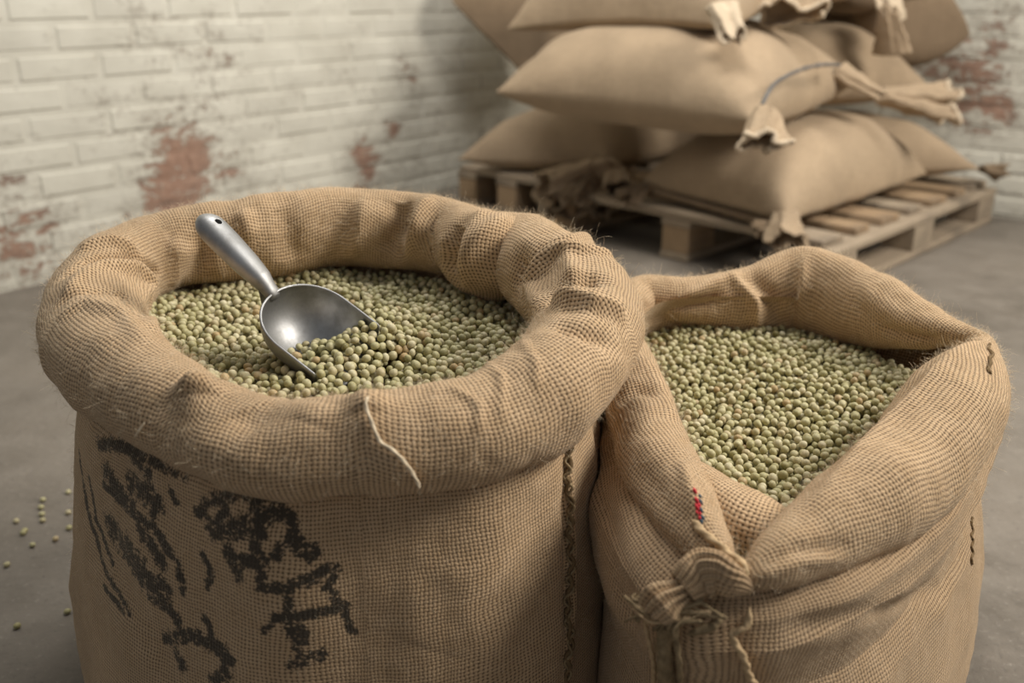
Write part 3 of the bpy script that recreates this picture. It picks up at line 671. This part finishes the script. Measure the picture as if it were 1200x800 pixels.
def ear(parent, p0, p1, r0, r1, mat='far_sack', seed=0, flat=.55, ruff=.3, name='sack_ear', hem=None, n=56, m_=16, curl=0):
    p0 = np.array(p0, float); p1 = np.array(p1, float); ax = p1 - p0; L = np.linalg.norm(ax); ax /= L
    A = np.cross(ax, [0, 0, 1.]); A /= np.linalg.norm(A) + 1e-9; B = np.cross(A, ax)
    ph = np.linspace(0, 2 * math.pi, n, endpoint=False); t = np.linspace(0, 1, m_); rr = random.Random(seed); k1, k2 = rr.uniform(0, 6), rr.uniform(0, 6)
    V = []
    for ti in t:
        r = r0 + (r1 - r0) * ti ** .8
        rad = r * (1 + ruff * (.25 + ti) * (np.sin(3 * ph + k1 + ti * 1.5) * .6 + np.sin(5 * ph + k2) * .5 + .25 * np.sin(11 * ph + k1)))
        droop = -curl * ti * ti
        V.append(p0 + ax * L * ti * 1.0 + rad[:, None] * (np.cos(ph)[:, None] * A + flat * np.sin(ph)[:, None] * B) + ax * (.012 * np.sin(4 * ph + k2) * ti)[:, None] + np.array([0, 0, droop]))
    V = np.array(V).reshape(-1, 3); V += RNG.normal(size=V.shape) * .0008
    V = V + (fbm(V, 22, seed, 2) * r1 * .25)[:, None] * np.array([.4, -.6, .6])
    o = mesh_obj(name, V, grid_faces(m_, n, False, True), M[mat], None, np.stack([np.repeat(t * L, n), np.tile(ph * r1, m_)], 1))
    s = o.modifiers.new('s', 'SOLIDIFY'); s.thickness = .004; keep(o, parent)
    if hem:
        rim = V.reshape(m_, n, 3)[-1]; rim = np.concatenate([rim, rim[:1]]); h_ = keep(cord('hem', rim, .006, M[hem], None, 100, 160, 8, taper=False), parent)
    return o
PT_ = .1455
def z_(px, py, z): return atz(px, py, z)
# bottom left
N, L_, Rr = z_(716, 190, .20), z_(536, 187, .195), np.array([.86, 3.66, .2])
s1 = pillow('squat filled sack on the left pallet, lowest of the stack near the brick wall', [L_, N, Rr - [.02, 0, 0], L_ + (Rr - N) * .85], .18, .06, seed=1, floorz=PT_, wr=.006, pw=.55)
ear(s1, z_(718, 196, .20), z_(640, 222, .145), .045, .085, 'far_sack', 3, .8, .16, curl=.01)
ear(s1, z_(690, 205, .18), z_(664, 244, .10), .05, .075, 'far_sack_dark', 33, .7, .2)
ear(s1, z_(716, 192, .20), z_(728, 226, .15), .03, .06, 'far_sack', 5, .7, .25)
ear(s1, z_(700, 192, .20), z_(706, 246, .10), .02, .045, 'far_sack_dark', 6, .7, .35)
# bottom right, front corner towards us
N, L_, Rr = z_(922, 256, .195), z_(752, 214, .20), z_(1086, 203, .20)
s2 = pillow('plump sack with one corner pointing forward on the right pallet, lowest at front', [L_, N, Rr, L_ + Rr - N], .205, .06, seed=2, floorz=PT_, wr=.010, pw=.5, pinch=.06)
ear(s2, z_(922, 250, .20), z_(922, 282, .15), .03, .05, 'far_sack', 7, .6, .35)
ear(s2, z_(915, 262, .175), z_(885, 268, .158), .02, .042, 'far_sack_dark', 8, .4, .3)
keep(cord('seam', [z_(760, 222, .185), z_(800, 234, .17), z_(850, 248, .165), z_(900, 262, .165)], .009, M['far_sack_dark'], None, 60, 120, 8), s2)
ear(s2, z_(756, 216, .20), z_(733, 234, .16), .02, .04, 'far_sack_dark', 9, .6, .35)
# bottom right, behind
N = z_(1150, 198, .20)
s3 = pillow('sack at the far right end of the pallet, partly behind the plump one', [N + [-.47, .03, 0], N, N + [-.33, .50, 0], N + [-.74, .42, 0]], .155, .06, seed=3, floorz=PT_, wr=.006, mat='far_sack')
ear(s3, N, N + [.07, .015, -.01], .02, .04, 'far_sack_dark', 10, .6, .3)
# middle, large
L_, N, Rr = z_(581, 108, .47), z_(884, 142, .455), z_(1004, 98, .49)
s4 = pillow('long bulging sack in the middle of the stack with grey stitched end', [L_, N, Rr, L_ + (Rr - N) * .95], .185, .115, seed=4, arch=.02, wr=.016, pw=.5, pinch=.07)
g0 = z_(886, 148, .46); 
keep(cord('seam', [z_(893, 122, .53), z_(908, 98, .55), z_(935, 83, .56), z_(962, 76, .57), z_(985, 76, .56)], .0045, M['far_seam'], None, 60, 120, 8), s4)
ear(s4, z_(898, 128, .50), z_(893, 166, .44), .028, .045, 'far_sack', 11, .6, .25, hem='far_hem')
ear(s4, z_(984, 84, .53), z_(1034, 112, .47), .05, .022, 'far_sack', 12, .6, .2)
# middle right, behind
s5 = pillow('sack behind the long one, its gathered mouth sticking out toward right wall', [(.96, 2.93, .45), (1.40, 3.08, .45), (1.04, 3.62, .47), (.62, 3.40, .47)], .20, .07, seed=5, wr=.012, mat='far_sack')
ear(s5, aty(1030, 112, 2.85), aty(1112, 122, 2.82), .035, .085, 'far_sack', 13, .6, .32, hem='far_hem', curl=-.0)
ear(s5, aty(1046, 60, 2.92), aty(1040, 12, 2.9), .07, .03, 'far_sack', 19, .5, .3)
# top
L_, N, Rr = aty(594, 34, 2.98), aty(858, 30, 2.42), aty(950, -12, 2.75)
s6 = pillow('topmost long sack whose pale frayed corner hangs over the long one', [L_, N, Rr, L_ + (Rr - N)], .19, .055, seed=6, arch=.025, wr=.014, pw=.5)
ear(s6, aty(846, 10, 2.42), aty(862, 44, 2.36), .05, .028, 'far_hem', 14, .6, .4, curl=0)
s7 = pillow('upper sack with a wide pale hemmed flap curling down over the pile', [(.70, 2.78, .78), (1.02, 2.72, .78), (1.14, 3.1, .78), (.8, 3.2, .78)], .14, .06, seed=7)
ear(s7, aty(930, -30, 2.66), aty(925, 14, 2.58), .06, .095, 'far_sack', 15, .45, .12, hem='far_hem')
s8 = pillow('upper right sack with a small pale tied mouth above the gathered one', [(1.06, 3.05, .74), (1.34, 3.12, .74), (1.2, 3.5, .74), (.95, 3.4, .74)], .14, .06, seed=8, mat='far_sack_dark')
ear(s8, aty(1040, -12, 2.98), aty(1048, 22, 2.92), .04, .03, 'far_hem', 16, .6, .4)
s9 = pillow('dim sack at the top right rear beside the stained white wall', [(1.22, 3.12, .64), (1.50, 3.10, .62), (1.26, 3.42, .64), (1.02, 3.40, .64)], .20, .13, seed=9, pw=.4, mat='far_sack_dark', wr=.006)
s10 = pillow('dark slumped sack at the upper left rear, nearest the left brick wall', [aty(530, 2, 3.35), aty(625, 100, 3.35), aty(690, 60, 3.6), aty(590, -20, 3.75)], .26, .05, seed=10, mat='far_sack_dark', wr=.02, pw=.5)  # dark tone includes the shadow this sack lies in

def settle(o, lowers):          # soft sacks: the underside takes the shape of what it lies on
    def wb(p): 
        b_ = [c for c in p.children if c.name.startswith('sack_body')][0]; off = p.location + b_.location
        return b_, off
    b_, off = wb(o)
    for lo in lowers:
        lb_, lo_off = wb(lo); bv = BVHTree.FromPolygons([v.co + lo_off for v in lb_.data.vertices], [tuple(p.vertices) for p in lb_.data.polygons])
        for v in b_.data.vertices:
            p = v.co + off
            h_ = bv.ray_cast(Vector((p.x, p.y, 3)), Vector((0, 0, -1)))
            if h_[0] is None or h_[0].z + .002 < p.z: continue
            g_ = bv.ray_cast(Vector((p.x, p.y, -1)), Vector((0, 0, 1)))
            if g_[0] is not None and p.z > g_[0].z - .03: v.co.z += h_[0].z + .002 - p.z
    b_.data.update()
settle(s4, [s1, s2]); settle(s5, [s3]); settle(s6, [s4]); settle(s7, [s4, s6]); settle(s8, [s5, s7]); settle(s9, [s3, s5, s8]); settle(s10, [s1])

# ================================================================== SCOOP
T1, T2, J, E = atz(443, 382, .444), atz(372, 440, .425), atz(322, 343, .480), atz(242, 261, .542)
Mt = (T1 + T2) / 2; ax = Mt - J; SL = np.linalg.norm(ax); ax /= SL
sy = T1 - T2; sy -= ax * (sy @ ax); HW = np.linalg.norm(sy) / 2; sy /= HW * 2; sz = np.cross(ax, sy)
if sz[2] < 0: sz = -sz
scoop = empty('metal_scoop', tuple(J)); tag(scoop, 'worn aluminium hand scoop with tapered handle, half buried in the big sack\'s peas', 'scoop')
m, nt, b = new_mat('cast_aluminium', .5, .4); k = NB(nt); b.inputs['Metallic'].default_value = 1
tc = k.n('ShaderNodeTexCoord').outputs['Object']; n1 = k.noise(tc, 40, 4, .6); n2 = k.noise(k.v('MULTIPLY', tc, (1, 1, 1)), 420, 3, .7)
k.set(b.inputs['Base Color'], k.mix(k.rng(n1, .35, .7), (.42, .42, .42), (.27, .268, .26))); k.set(b.inputs['Roughness'], k.rng(n1, .3, .7, .46, .62)); k.set(b.inputs['Normal'], k.bump(n2, .15, .0006)); M['alu'] = m
ns, npz = 60, 61
Vi, Vo = [], []
def trough(s, p, off):
    # s along 0..1, p -1..1 across
    e = min(1, s / .52); w_ = math.sqrt(max(0, 1 - (1 - e) ** 2)) ** .92
    w_ = max(w_, .12 * (1 if s < .02 else 1)) if s < .03 else w_
    th = p * math.pi / 2; hw = HW * w_ * 1.04; dp = HW * .98 * w_ ** 1.1
    wid = (hw - off) * math.sin(th); dep = (dp - off) * math.cos(th)
    tip = .10 * SL * (s ** 3) * math.cos(th)
    return J + ax * (SL * s + tip) + sy * wid - sz * dep
for off, lst in ((0, Vo), (.0016, Vi)):
    for i in range(ns):
        s_ = (i / (ns - 1)) ** 1.5
        for j in range(npz): lst.append(trough(s_, -1 + 2 * j / (npz - 1), off))
V = np.array(Vo + Vi); K = ns * npz; f = grid_faces(ns, npz); fs = [tuple(q) for q in f] + [tuple(q[::-1] + K) for q in f]
edge = [(i * npz, (i + 1) * npz) for i in range(ns - 1)] + [(i * npz + npz - 1, (i + 1) * npz + npz - 1) for i in range(ns - 1)] + [((ns - 1) * npz + j, (ns - 1) * npz + j + 1) for j in range(npz - 1)] + [(j, j + 1) for j in range(npz - 1)]
fs += [(a_, b_, b_ + K, a_ + K) for a_, b_ in edge]
bowl = mesh_obj('scoop_bowl', V, fs, M['alu']); fix_normals(bowl); keep(bowl, scoop)
SCOOPV, SCOOPF = V, fs
# rolled edge along the rim
rim = [trough((i / 40) ** 1.5, -1, .0008) for i in range(40, -1, -1)] + [trough((i / 40) ** 1.5, 1, .0008) for i in range(1, 41)]
keep(cord('rolled_edge', rim, .0014, M['alu'], None, 0, 200, 8, depth=0), scoop)
# handle: flattened tapered grip, with a hanging hole
ha = E - J; hl = np.linalg.norm(ha); ha /= hl; hy = np.cross(ha, [0, 0, 1.]); hy /= np.linalg.norm(hy); hz = np.cross(hy, ha)
if hz[2] < 0: hz = -hz
prof = [(-.03, .0050, .004), (0, .0074, .0056), (.02, .0080, .0062), (.10, .0086, .0072), (.2, .0110, .0092), (.4, .0135, .0110), (.7, .0150, .0120), (.9, .0152, .0120), (.97, .0142, .0112), (1.02, .0122, .0092), (1.06, .0092, .0066), (1.09, .0048, .0034), (1.10, .0005, .0004)]
tt = np.linspace(-.03, 1.10, 70); tt = np.concatenate([tt, [1.07, 1.085, 1.093, 1.098]]); tt.sort()
pw_ = np.interp(tt, [p[0] for p in prof], [p[1] for p in prof]); ph_ = np.interp(tt, [p[0] for p in prof], [p[2] for p in prof])
an = np.linspace(0, 2 * math.pi, 32, endpoint=False)
se = lambda x, p: np.sign(x) * np.abs(x) ** p
V = np.array([J + ha * hl * t - sz * .004 * max(0, 1 - t * 5) + (w1 * se(np.cos(an), .85))[:, None] * hy + (h1 * se(np.sin(an), .85))[:, None] * hz for t, w1, h1 in zip(tt, pw_, ph_)]).reshape(-1, 3)
nH = len(tt); fc = [tuple(q) for q in grid_faces(nH, 32, False, True)]
hd = mesh_obj('handle', V, fc, M['alu']); 
bm = bmesh.new(); bm.from_mesh(hd.data); bmesh.ops.holes_fill(bm, edges=[e for e in bm.edges if e.is_boundary]); bmesh.ops.recalc_face_normals(bm, faces=bm.faces); bm.to_mesh(hd.data); bm.free()
hc = J + ha * hl * .90
cb = bmesh.new(); bmesh.ops.create_cone(cb, cap_ends=True, segments=24, radius1=.0034, radius2=.0034, depth=.06)
mh = bpy.data.meshes.new('cut'); cb.to_mesh(mh); cb.free(); co_ = bpy.data.objects.new('cut', mh); C.objects.link(co_)
Mx = Matrix(((hy[0], ha[0], hz[0], hc[0]), (hy[1], ha[1], hz[1], hc[1]), (hy[2], ha[2], hz[2], hc[2]), (0, 0, 0, 1))); co_.matrix_world = Mx
bo = hd.modifiers.new('hole', 'BOOLEAN'); bo.operation = 'DIFFERENCE'; bo.object = co_; bo.solver = 'EXACT'
bpy.context.view_layer.update(); dg = bpy.context.evaluated_depsgraph_get(); nm = bpy.data.meshes.new_from_object(hd.evaluated_get(dg)); hd.modifiers.clear(); hd.data = nm
bpy.data.objects.remove(co_); keep(hd, scoop)
# collar where the handle meets the bowl
an2 = np.linspace(0, 1, 14); V = []
for t in an2:
    r_ = .0084 - .0062 * t ** 1.5; c_ = J - ax * (.0035 + .004 * t) + ha * .012 * (1 - t) ** 2 - sz * .034 * t
    V.append(c_ + (r_ * np.cos(an))[:, None] * sy + (r_ * .75 * np.sin(an))[:, None] * (sz * .9))
cl = mesh_obj('socket', np.array(V).reshape(-1, 3), grid_faces(14, 32, False, True), M['alu'])
bm = bmesh.new(); bm.from_mesh(cl.data); bmesh.ops.holes_fill(bm, edges=[e for e in bm.edges if e.is_boundary]); bmesh.ops.recalc_face_normals(bm, faces=bm.faces); bm.to_mesh(cl.data); bm.free(); keep(cl, scoop)

# ================================================================== PEAS
def inpoly(P, poly):
    x, y = P[:, 0], P[:, 1]; r = np.zeros(len(P), bool); j = len(poly) - 1
    for i in range(len(poly)):
        xi, yi = poly[i]; xj, yj = poly[j]
        c_ = ((yi > y) != (yj > y)) & (x < (xj - xi) * (y - yi) / (yj - yi + 1e-12) + xi); r ^= c_; j = i
    return r
def heap(poly, hfun, n, rad, seed, keepout=None):
    rng = random.Random(seed); lo = poly.min(0); hi = poly.max(0); cell = rad * 2.2
    cand = np.random.default_rng(seed).uniform(lo, hi, size=(n * 24, 2)); cand = cand[inpoly(cand, poly)]
    H = hfun(cand[:, 0], cand[:, 1]); g = {}; out = []; d2 = (2 * rad) ** 2; ci = 0; tries = 9
    while len(out) < n and ci + tries < len(cand):
        best = None
        for q in range(ci, ci + tries):
            x, y = cand[q]; base = H[q]; z = base; ix, iy = int(x // cell), int(y // cell)
            for a in (-1, 0, 1):
                for b_ in (-1, 0, 1):
                    for (ox, oy, oz) in g.get((ix + a, iy + b_), ()):
                        dd = (ox - x) ** 2 + (oy - y) ** 2
                        if dd < d2:
                            zz = oz + math.sqrt(d2 - dd)
                            if zz > z: z = zz
            if best is None or z - base < best[0]: best = (z - base, x, y, z, ix, iy)
        ci += tries
        if best[0] > rad * 3.4: continue
        g.setdefault((best[4], best[5]), []).append((best[1], best[2], best[3])); out.append((best[1], best[2], best[3], best[0]))
    return np.array(out)
def ico(sub):
    bm = bmesh.new(); bmesh.ops.create_icosphere(bm, subdivisions=sub, radius=1); V = np.array([v.co[:] for v in bm.verts]); Fq = np.array([[v.index for v in f.verts] for f in bm.faces]); bm.free(); return V, Fq
def pea_shape(V, k):
    rr = np.random.default_rng(k); V = V.copy(); d = rr.normal(size=3); d /= np.linalg.norm(d)
    V *= [1, rr.uniform(.86, .98), rr.uniform(.74, .88)]; t = V @ d; V -= .10 * np.exp(-((t - .95) / .25) ** 2)[:, None] * d; V[:, 0] += .06 * V[:, 1] ** 2
    return V
I2, F2 = ico(3); I1, F1 = ico(2)
pea_meshes = []
for k_ in range(8):
    me = bpy.data.meshes.new('dried_pea'); me.from_pydata(pea_shape(I2 if False else I1, k_).tolist(), [], F1.tolist()); me.polygons.foreach_set('use_smooth', [True] * len(me.polygons)); me.materials.append(M['pea']); pea_meshes.append(me)
shapes = [pea_shape(I1, k_) for k_ in range(8)]
def bvh_of(V, Fq): return BVHTree.FromPolygons([tuple(p) for p in V], [tuple(int(i) for i in f_) for f_ in Fq])
def coarse(V, nu_, nv_, closed, su, sv):
    G = V.reshape(nu_, nv_, 3)[::su, ::sv]; return bvh_of(G.reshape(-1, 3), grid_faces(G.shape[0], G.shape[1], closed, True))
bvL = coarse(LTV, nuL, nvL, True, 4, 4); bvR = coarse(RTV, nuR, nvR, False, 4, 4); bvS = bvh_of(SCOOPV, [f_ for f_ in SCOOPF if len(f_) == 4])
bvF = bvh_of(V * 0 if False else np.array([v.co[:] for v in fr.data.vertices]) , [tuple(p.vertices) for p in fr.data.polygons])
Rad = .0041
polyL = LT['C'][::10, :2] - LT['O'][::10, :2] * .004
def hL(x, y):
    b_ = .412 - .0 * x
    r = np.hypot(x + .17, (y - .84)); b_ = b_ + .006 * np.sin(x * 22 + 1) * np.cos(y * 17) + .003 * np.sin(x * 50 + y * 30)
    a_ = T2[:2] - ax[:2] * .010; d_ = (T1 - T2)[:2]; t = np.clip(((x - a_[0]) * d_[0] + (y - a_[1]) * d_[1]) / (d_ @ d_), 0, 1)
    dist = np.hypot(x - a_[0] - d_[0] * t, y - a_[1] - d_[1] * t); zt = T2[2] + (T1[2] - T2[2]) * t - .001 - .004 * (1 - t)
    back = np.exp(-((x - Mt[0] + ax[0] * .035) ** 2 + (y - Mt[1] + ax[1] * .035) ** 2) / .034 ** 2)
    g_ = np.maximum(np.exp(-(dist / .034) ** 2), .75 * back)
    return b_ + (zt - b_) * g_ - Rad * 2
pL = heap(polyL, hL, 9500, Rad, 3)
pr = np.vstack([RT['C'][::10, :2]])
cR = pr.mean(0); polyR = pr + (cR - pr) * .015
def hR(x, y):
    return .328 + .010 * np.sin((x - .3) * 13 + (y - .9) * 9) + .010 * np.clip((y - .75) * 1.2, -.3, 1) - .0 * x - Rad * 2
pR = heap(polyR, hR, 7500, Rad, 5)
def rotmats(n, rng):
    q = rng.normal(size=(n, 4)); q /= np.linalg.norm(q, axis=1, keepdims=True); w_, x, y, z = q.T
    return np.stack([np.stack([1 - 2 * (y * y + z * z), 2 * (x * y - z * w_), 2 * (x * z + y * w_)], -1), np.stack([2 * (x * y + z * w_), 1 - 2 * (x * x + z * z), 2 * (y * z - x * w_)], -1), np.stack([2 * (x * z - y * w_), 2 * (y * z + x * w_), 1 - 2 * (x * x + y * y)], -1)], 1)
def clear(P, bvs):
    ok = np.ones(len(P), bool)
    for i, p in enumerate(P):
        for bv, dmin in bvs:
            r = bv.find_nearest(Vector(p[:3]), dmin)
            if r[0] is not None: ok[i] = False; break
    return P[ok]
pL = clear(pL, [(bvS, Rad * .75)]); 
# peas that would sit above or inside the wall of the scoop bowl are left out
visible = []
camv = Vector((0, 0, CAMZ))
def seen(p, bvs):
    d = Vector(p[:3]) - camv; L = d.length; d.normalize()
    for bv in bvs:
        h_ = bv.ray_cast(camv, d, L - Rad * 1.5)
        if h_[0] is not None: return False
    return True
allp = []
for tagk, P, bvs in (('L', pL, [bvL, bvS]), ('R', pR, [bvL, bvR, bvF])):
    g = {}; cell = Rad * 2
    for i, p in enumerate(P): g.setdefault((int(p[0] // cell), int(p[1] // cell)), []).append(i)
    X, Y, D = proj(P[:, :3])
    for i in np.argsort(D)[:1500]:
        p = P[i]
        if not (0 < X[i] < 1200 and 0 < Y[i] < 800): continue
        ix, iy = int(p[0] // cell), int(p[1] // cell)
        cover = sum(1 for a in (-1, 0, 1) for b_ in (-1, 0, 1) for j in g.get((ix + a, iy + b_), ()) if P[j][2] > p[2] + Rad * .8 and np.hypot(P[j][0] - p[0], P[j][1] - p[1]) < Rad * 1.2)
        if cover or not seen(p, bvs): continue
        allp.append((D[i], tagk, i))
allp.sort(); chosen = allp[:300]
LAB = {'L': ('round dried green pea lying at the near edge of the big rolled-rim sack\'s heap', 'nearest peas in the big sack'),
       'R': ('round dried green pea lying at the near edge of the pointed sack\'s heap', 'nearest peas in the pointed sack')}
rg = np.random.default_rng(11); first = True
for tagk, P, root, nm_, lab in (('L', pL, left_sack, 'pea_heap', 'heap of dried green peas filling the big sack around the scoop'), ('R', pR, right_sack, 'pea_heap', 'heap of dried green peas filling the smaller pointed sack')):
    ind = [i for d_, t_, i in chosen if t_ == tagk]; rest = np.setdiff1d(np.arange(len(P)), ind)
    rest = rest[P[rest, 3] > -1]
    RM = rotmats(len(P), rg); sc = rg.normal(1, .07, size=len(P)).clip(.85, 1.18) * Rad * 1.16; kk = rg.integers(0, 8, size=len(P))
    for i in ind:
        o = bpy.data.objects.new('dried_pea', pea_meshes[kk[i]]); C.objects.link(o)
        o.matrix_world = Matrix.Translation(P[i, :3]) @ Matrix(RM[i].tolist()).to_4x4() @ Matrix.Scale(sc[i], 4)
        tag(o, LAB[tagk][0], 'pea', LAB[tagk][1])
    VV = np.concatenate([(shapes[kk[i]] * sc[i]) @ RM[i].T + P[i, :3] for i in rest]); nvt = len(I1)
    FF = (F1[None] + (np.arange(len(rest)) * nvt)[:, None, None]).reshape(-1, 3)
    o = mesh_obj(nm_, VV, FF, M['pea']); tag(o, lab, 'peas', kind='stuff')
    print('PEAS', tagk, len(P), len(ind), len(VV))
# loose peas on the floor at the left
k_ = 0
FL = ['spilled pea on the floor, farthest of the column of four left of the big sack', 'spilled pea on the floor, second farthest of the column of four', 'spilled pea on the floor, second nearest of the column of four',
      'spilled pea on the floor, nearest of the column of four', 'spilled pea on the floor, left of the column of four', 'spilled pea on the floor, right one of a touching pair below the column', 'spilled pea on the floor, left one of a touching pair below the column',
      'spilled pea on the floor, lone one just nearer than the touching pair', 'spilled pea on the floor, midway between the touching pair and the big sack', 'spilled pea on the floor against the big sack, nearest of three there',
      'spilled pea on the floor against the big sack, middle of three there', 'spilled pea on the floor against the big sack, farthest of three there', 'spilled pea on the floor at the left picture edge', 'spilled pea on the floor low down beside the big sack, away from the rest',
      'spilled pea on the floor, lowest of all in the picture']
for px, py in [(50, 585), (48, 594), (49, 602), (50, 609), (19, 610), (29, 621), (27, 624), (38, 638), (65, 631), (81, 618), (80, 600), (80, 576), (8, 661), (79, 716), (20, 733)]:
    p = atz(px, py, .0037); o = bpy.data.objects.new('loose_pea', pea_meshes[k_ % 8]); C.objects.link(o); k_ += 1
    o.matrix_world = Matrix.Translation(p) @ Matrix.Rotation(rg.uniform(0, 6), 4, 'Z') @ Matrix.Scale(.0047, 4)
    tag(o, FL[k_ - 1], 'pea', 'peas spilled on the floor')

# ================================================================== TIE at the front of the right sack
tie = right_sack
K0 = atz(868, 680, .352) 
def tp(px, py, dy=0): # a spot just in front of the body below the flaps, measured towards the camera
    p = pick(RBV, RBN, px, py, 7); i = np.argmin(((RBV - p) ** 2).sum(1)); nrm = RBN[i]
    return p + nrm * (.006 + dy)
# gathered cloth drawn into the knot
def bunch(name, a, b_, ra, rb, seed, mat):
    o = ear(right_sack, a, b_, ra, rb, mat, seed, .8, .32, name=name, n=80, m_=30); return o
ka = atz(866, 684, .352); kb = atz(818, 655, .36)
def pleats(name, pts, radii, nple, amp, mat, n=140, m_=40, flat=.75):
    q, s_, L = catmull(np.asarray(pts), m_, False); T = np.gradient(q, axis=0); T /= np.linalg.norm(T, axis=1, keepdims=True)
    A = np.cross(T, [0, 0, 1.]); A /= np.linalg.norm(A, axis=1, keepdims=True); B = np.cross(A, T); ph = np.linspace(0, 2 * math.pi, n, endpoint=False)
    rr = np.interp(np.linspace(0, 1, m_), np.linspace(0, 1, len(radii)), radii)
    V = []
    for i in range(m_):
        w_ = rr[i] * (1 + amp * np.cos(nple * ph + 1.3 * np.sin(2 * ph + i * .05)) + .08 * np.sin(3 * ph + i * .12))
        V.append(q[i] + (w_ * np.cos(ph))[:, None] * A[i] * flat + (w_ * np.sin(ph))[:, None] * B[i])
    V = np.array(V).reshape(-1, 3)
    o = mesh_obj(name, V, grid_faces(m_, n, False, True), M[mat], None, np.stack([np.repeat(s_, n), np.tile(ph * .016, m_)], 1)); fix_normals(o)
    s1_ = o.modifiers.new('s', 'SOLIDIFY'); s1_.thickness = .0015; return keep(o, right_sack)
pleats('gathered_knot', [ka + [.008, -.004, -.002], atz(858, 680, .360), atz(842, 672, .362), atz(820, 674, .358), atz(800, 690, .350)], [.004, .008, .0125, .0165, .018, .017, .014], 15, .085, 'burlap_fine')
pleats('frayed_end', [atz(812, 680, .352), atz(796, 694, .348), atz(778, 706, .342), atz(768, 718, .334)], [.008, .010, .012, .017, .013], 9, .2, 'burlap_fine')
# twine wraps
for kx, (t_, rw) in enumerate([(0, .0095), (.004, .0105), (-.004, .009)]):
    c_ = ka + (ka - kb) / np.linalg.norm(ka - kb) * (t_ - .004); ax_ = (ka - kb) / np.linalg.norm(ka - kb); u_ = np.cross(ax_, [0, 0, 1.]); u_ /= np.linalg.norm(u_); v_ = np.cross(u_, ax_)
    ring = [c_ + rw * (math.cos(a) * u_ + math.sin(a) * v_) + ax_ * .002 * math.sin(a) for a in np.linspace(0, 2 * math.pi, 24)]
    o = cord('twine_wrap', ring, .0014, M['thread_blue'] if kx == 2 else M['twine'], None, 200, 200, 10, taper=False); keep(o, right_sack)
def hang(name, pts, rad, mat, **k2):
    o = cord(name, [tp(*p) if len(p) < 4 else atz(*p[:3]) for p in pts], rad, M[mat], None, **k2); keep(o, right_sack); return o
hang('hanging_twine', [(878, 690, .010), (870, 714, .006), (862, 738, .004), (863, 762, .003), (872, 786, .003), (884, 806, .003), (888, 830, .003)], .0027, 'twine', twist=260, n=260)
hang('hanging_twine', [(800, 682, .014), (778, 704, .012), (764, 726, .006), (766, 750, .003), (772, 780, .003), (771, 825, .003)], .0018, 'twine', twist=300)
hang('frayed_strip', [(812, 690, .012), (796, 716, .008), (784, 742, .004), (783, 775, .003), (790, 830, .003)], .0058, 'twine_dark', twist=60, lobes=5, depth=.3, n=240)
hang('hanging_twine', [(806, 700, .010), (800, 735, .006), (798, 775, .003), (801, 830, .003)], .0022, 'twine_dark', twist=200)
hang('knot_strand', [(858, 694, .014), (838, 712, .010), (812, 728, .006)], .0032, 'twine_dark', twist=200)
rs = random.Random(4)
for i in range(26):
    x0, y0 = 838 + rs.uniform(-18, 14), 676 + rs.uniform(-16, 16); x1, y1 = 785 + rs.uniform(-24, 26), 700 + rs.uniform(-30, 26)
    hang('knot_strand', [(x0, y0, .028), ((x0 + x1) / 2, (y0 + y1) / 2 + rs.uniform(-8, 8), .028), (x1, y1, .018), (x1 - rs.uniform(2, 14), y1 + rs.uniform(-4, 16), .014)], rs.uniform(.0007, .0014), rs.choice(['twine', 'twine_dark', 'twine_dark']), twist=240, n=90, sides=8)
# hem rope from the left flap down to the knot
def on(Vt, Nt, px, py, off):
    p = pick(Vt, Nt, px, py, 6); i = np.argmin(((Vt - p) ** 2).sum(1)); return p + Nt[i] * off
keep(cord('hem_rope', [on(RTV, NR, 806, 606, .001), on(RTV, NR, 824, 620, .0025), on(RTV, NR, 842, 634, .003), on(RTV, NR, 858, 650, .003), on(RTV, NR, 868, 664, .004), ka + [0, -.012, .012]], .0030, M['twine'], None, 230, 200, 12), right_sack)
# red and blue-grey stitches on the left flap
for i, (px, py, mt) in enumerate([(818, 572, 'thread_red'), (819, 582, 'thread_red'), (816, 590, 'thread_red'), (815, 598, 'thread_red'), (820, 603, 'thread_red'), (824, 578, 'thread_blue'), (826, 586, 'thread_blue'), (825, 594, 'thread_blue'), (827, 602, 'thread_blue'), (822, 607, 'thread_blue'), (822, 588, 'thread_red'), (823, 598, 'thread_red')]):
    a_ = on(RTV, NR, px - 3, py - 4, .0012); b_ = on(RTV, NR, px + 2, py + 4, .0014)
    o = keep(cord('coloured_stitch', [a_, (a_ + b_) / 2 + NR[0] * .0004, b_], .0019, M[mt], None, 240, 30, 8), right_sack); o['label'] = 'red stitch' if mt == 'thread_red' else 'blue-grey stitch'
# stitched corner at the far right tip
cp = [on(RTV, NR, 1162, 398 + i * 6, .0010) + np.array([.0015 * (-1) ** i, 0, 0]) for i in range(7)]
keep(cord('seam_thread', cp, .0016, M['seam'], None, 200, 90), right_sack)
sp = [on(RBV, RBN, 1144 + 1.0 * (-1) ** i, 605 + i * 7, .0008) for i in range(9)]
keep(cord('seam_thread', sp, .0013, M['seam'], None, 200, 120), right_sack)
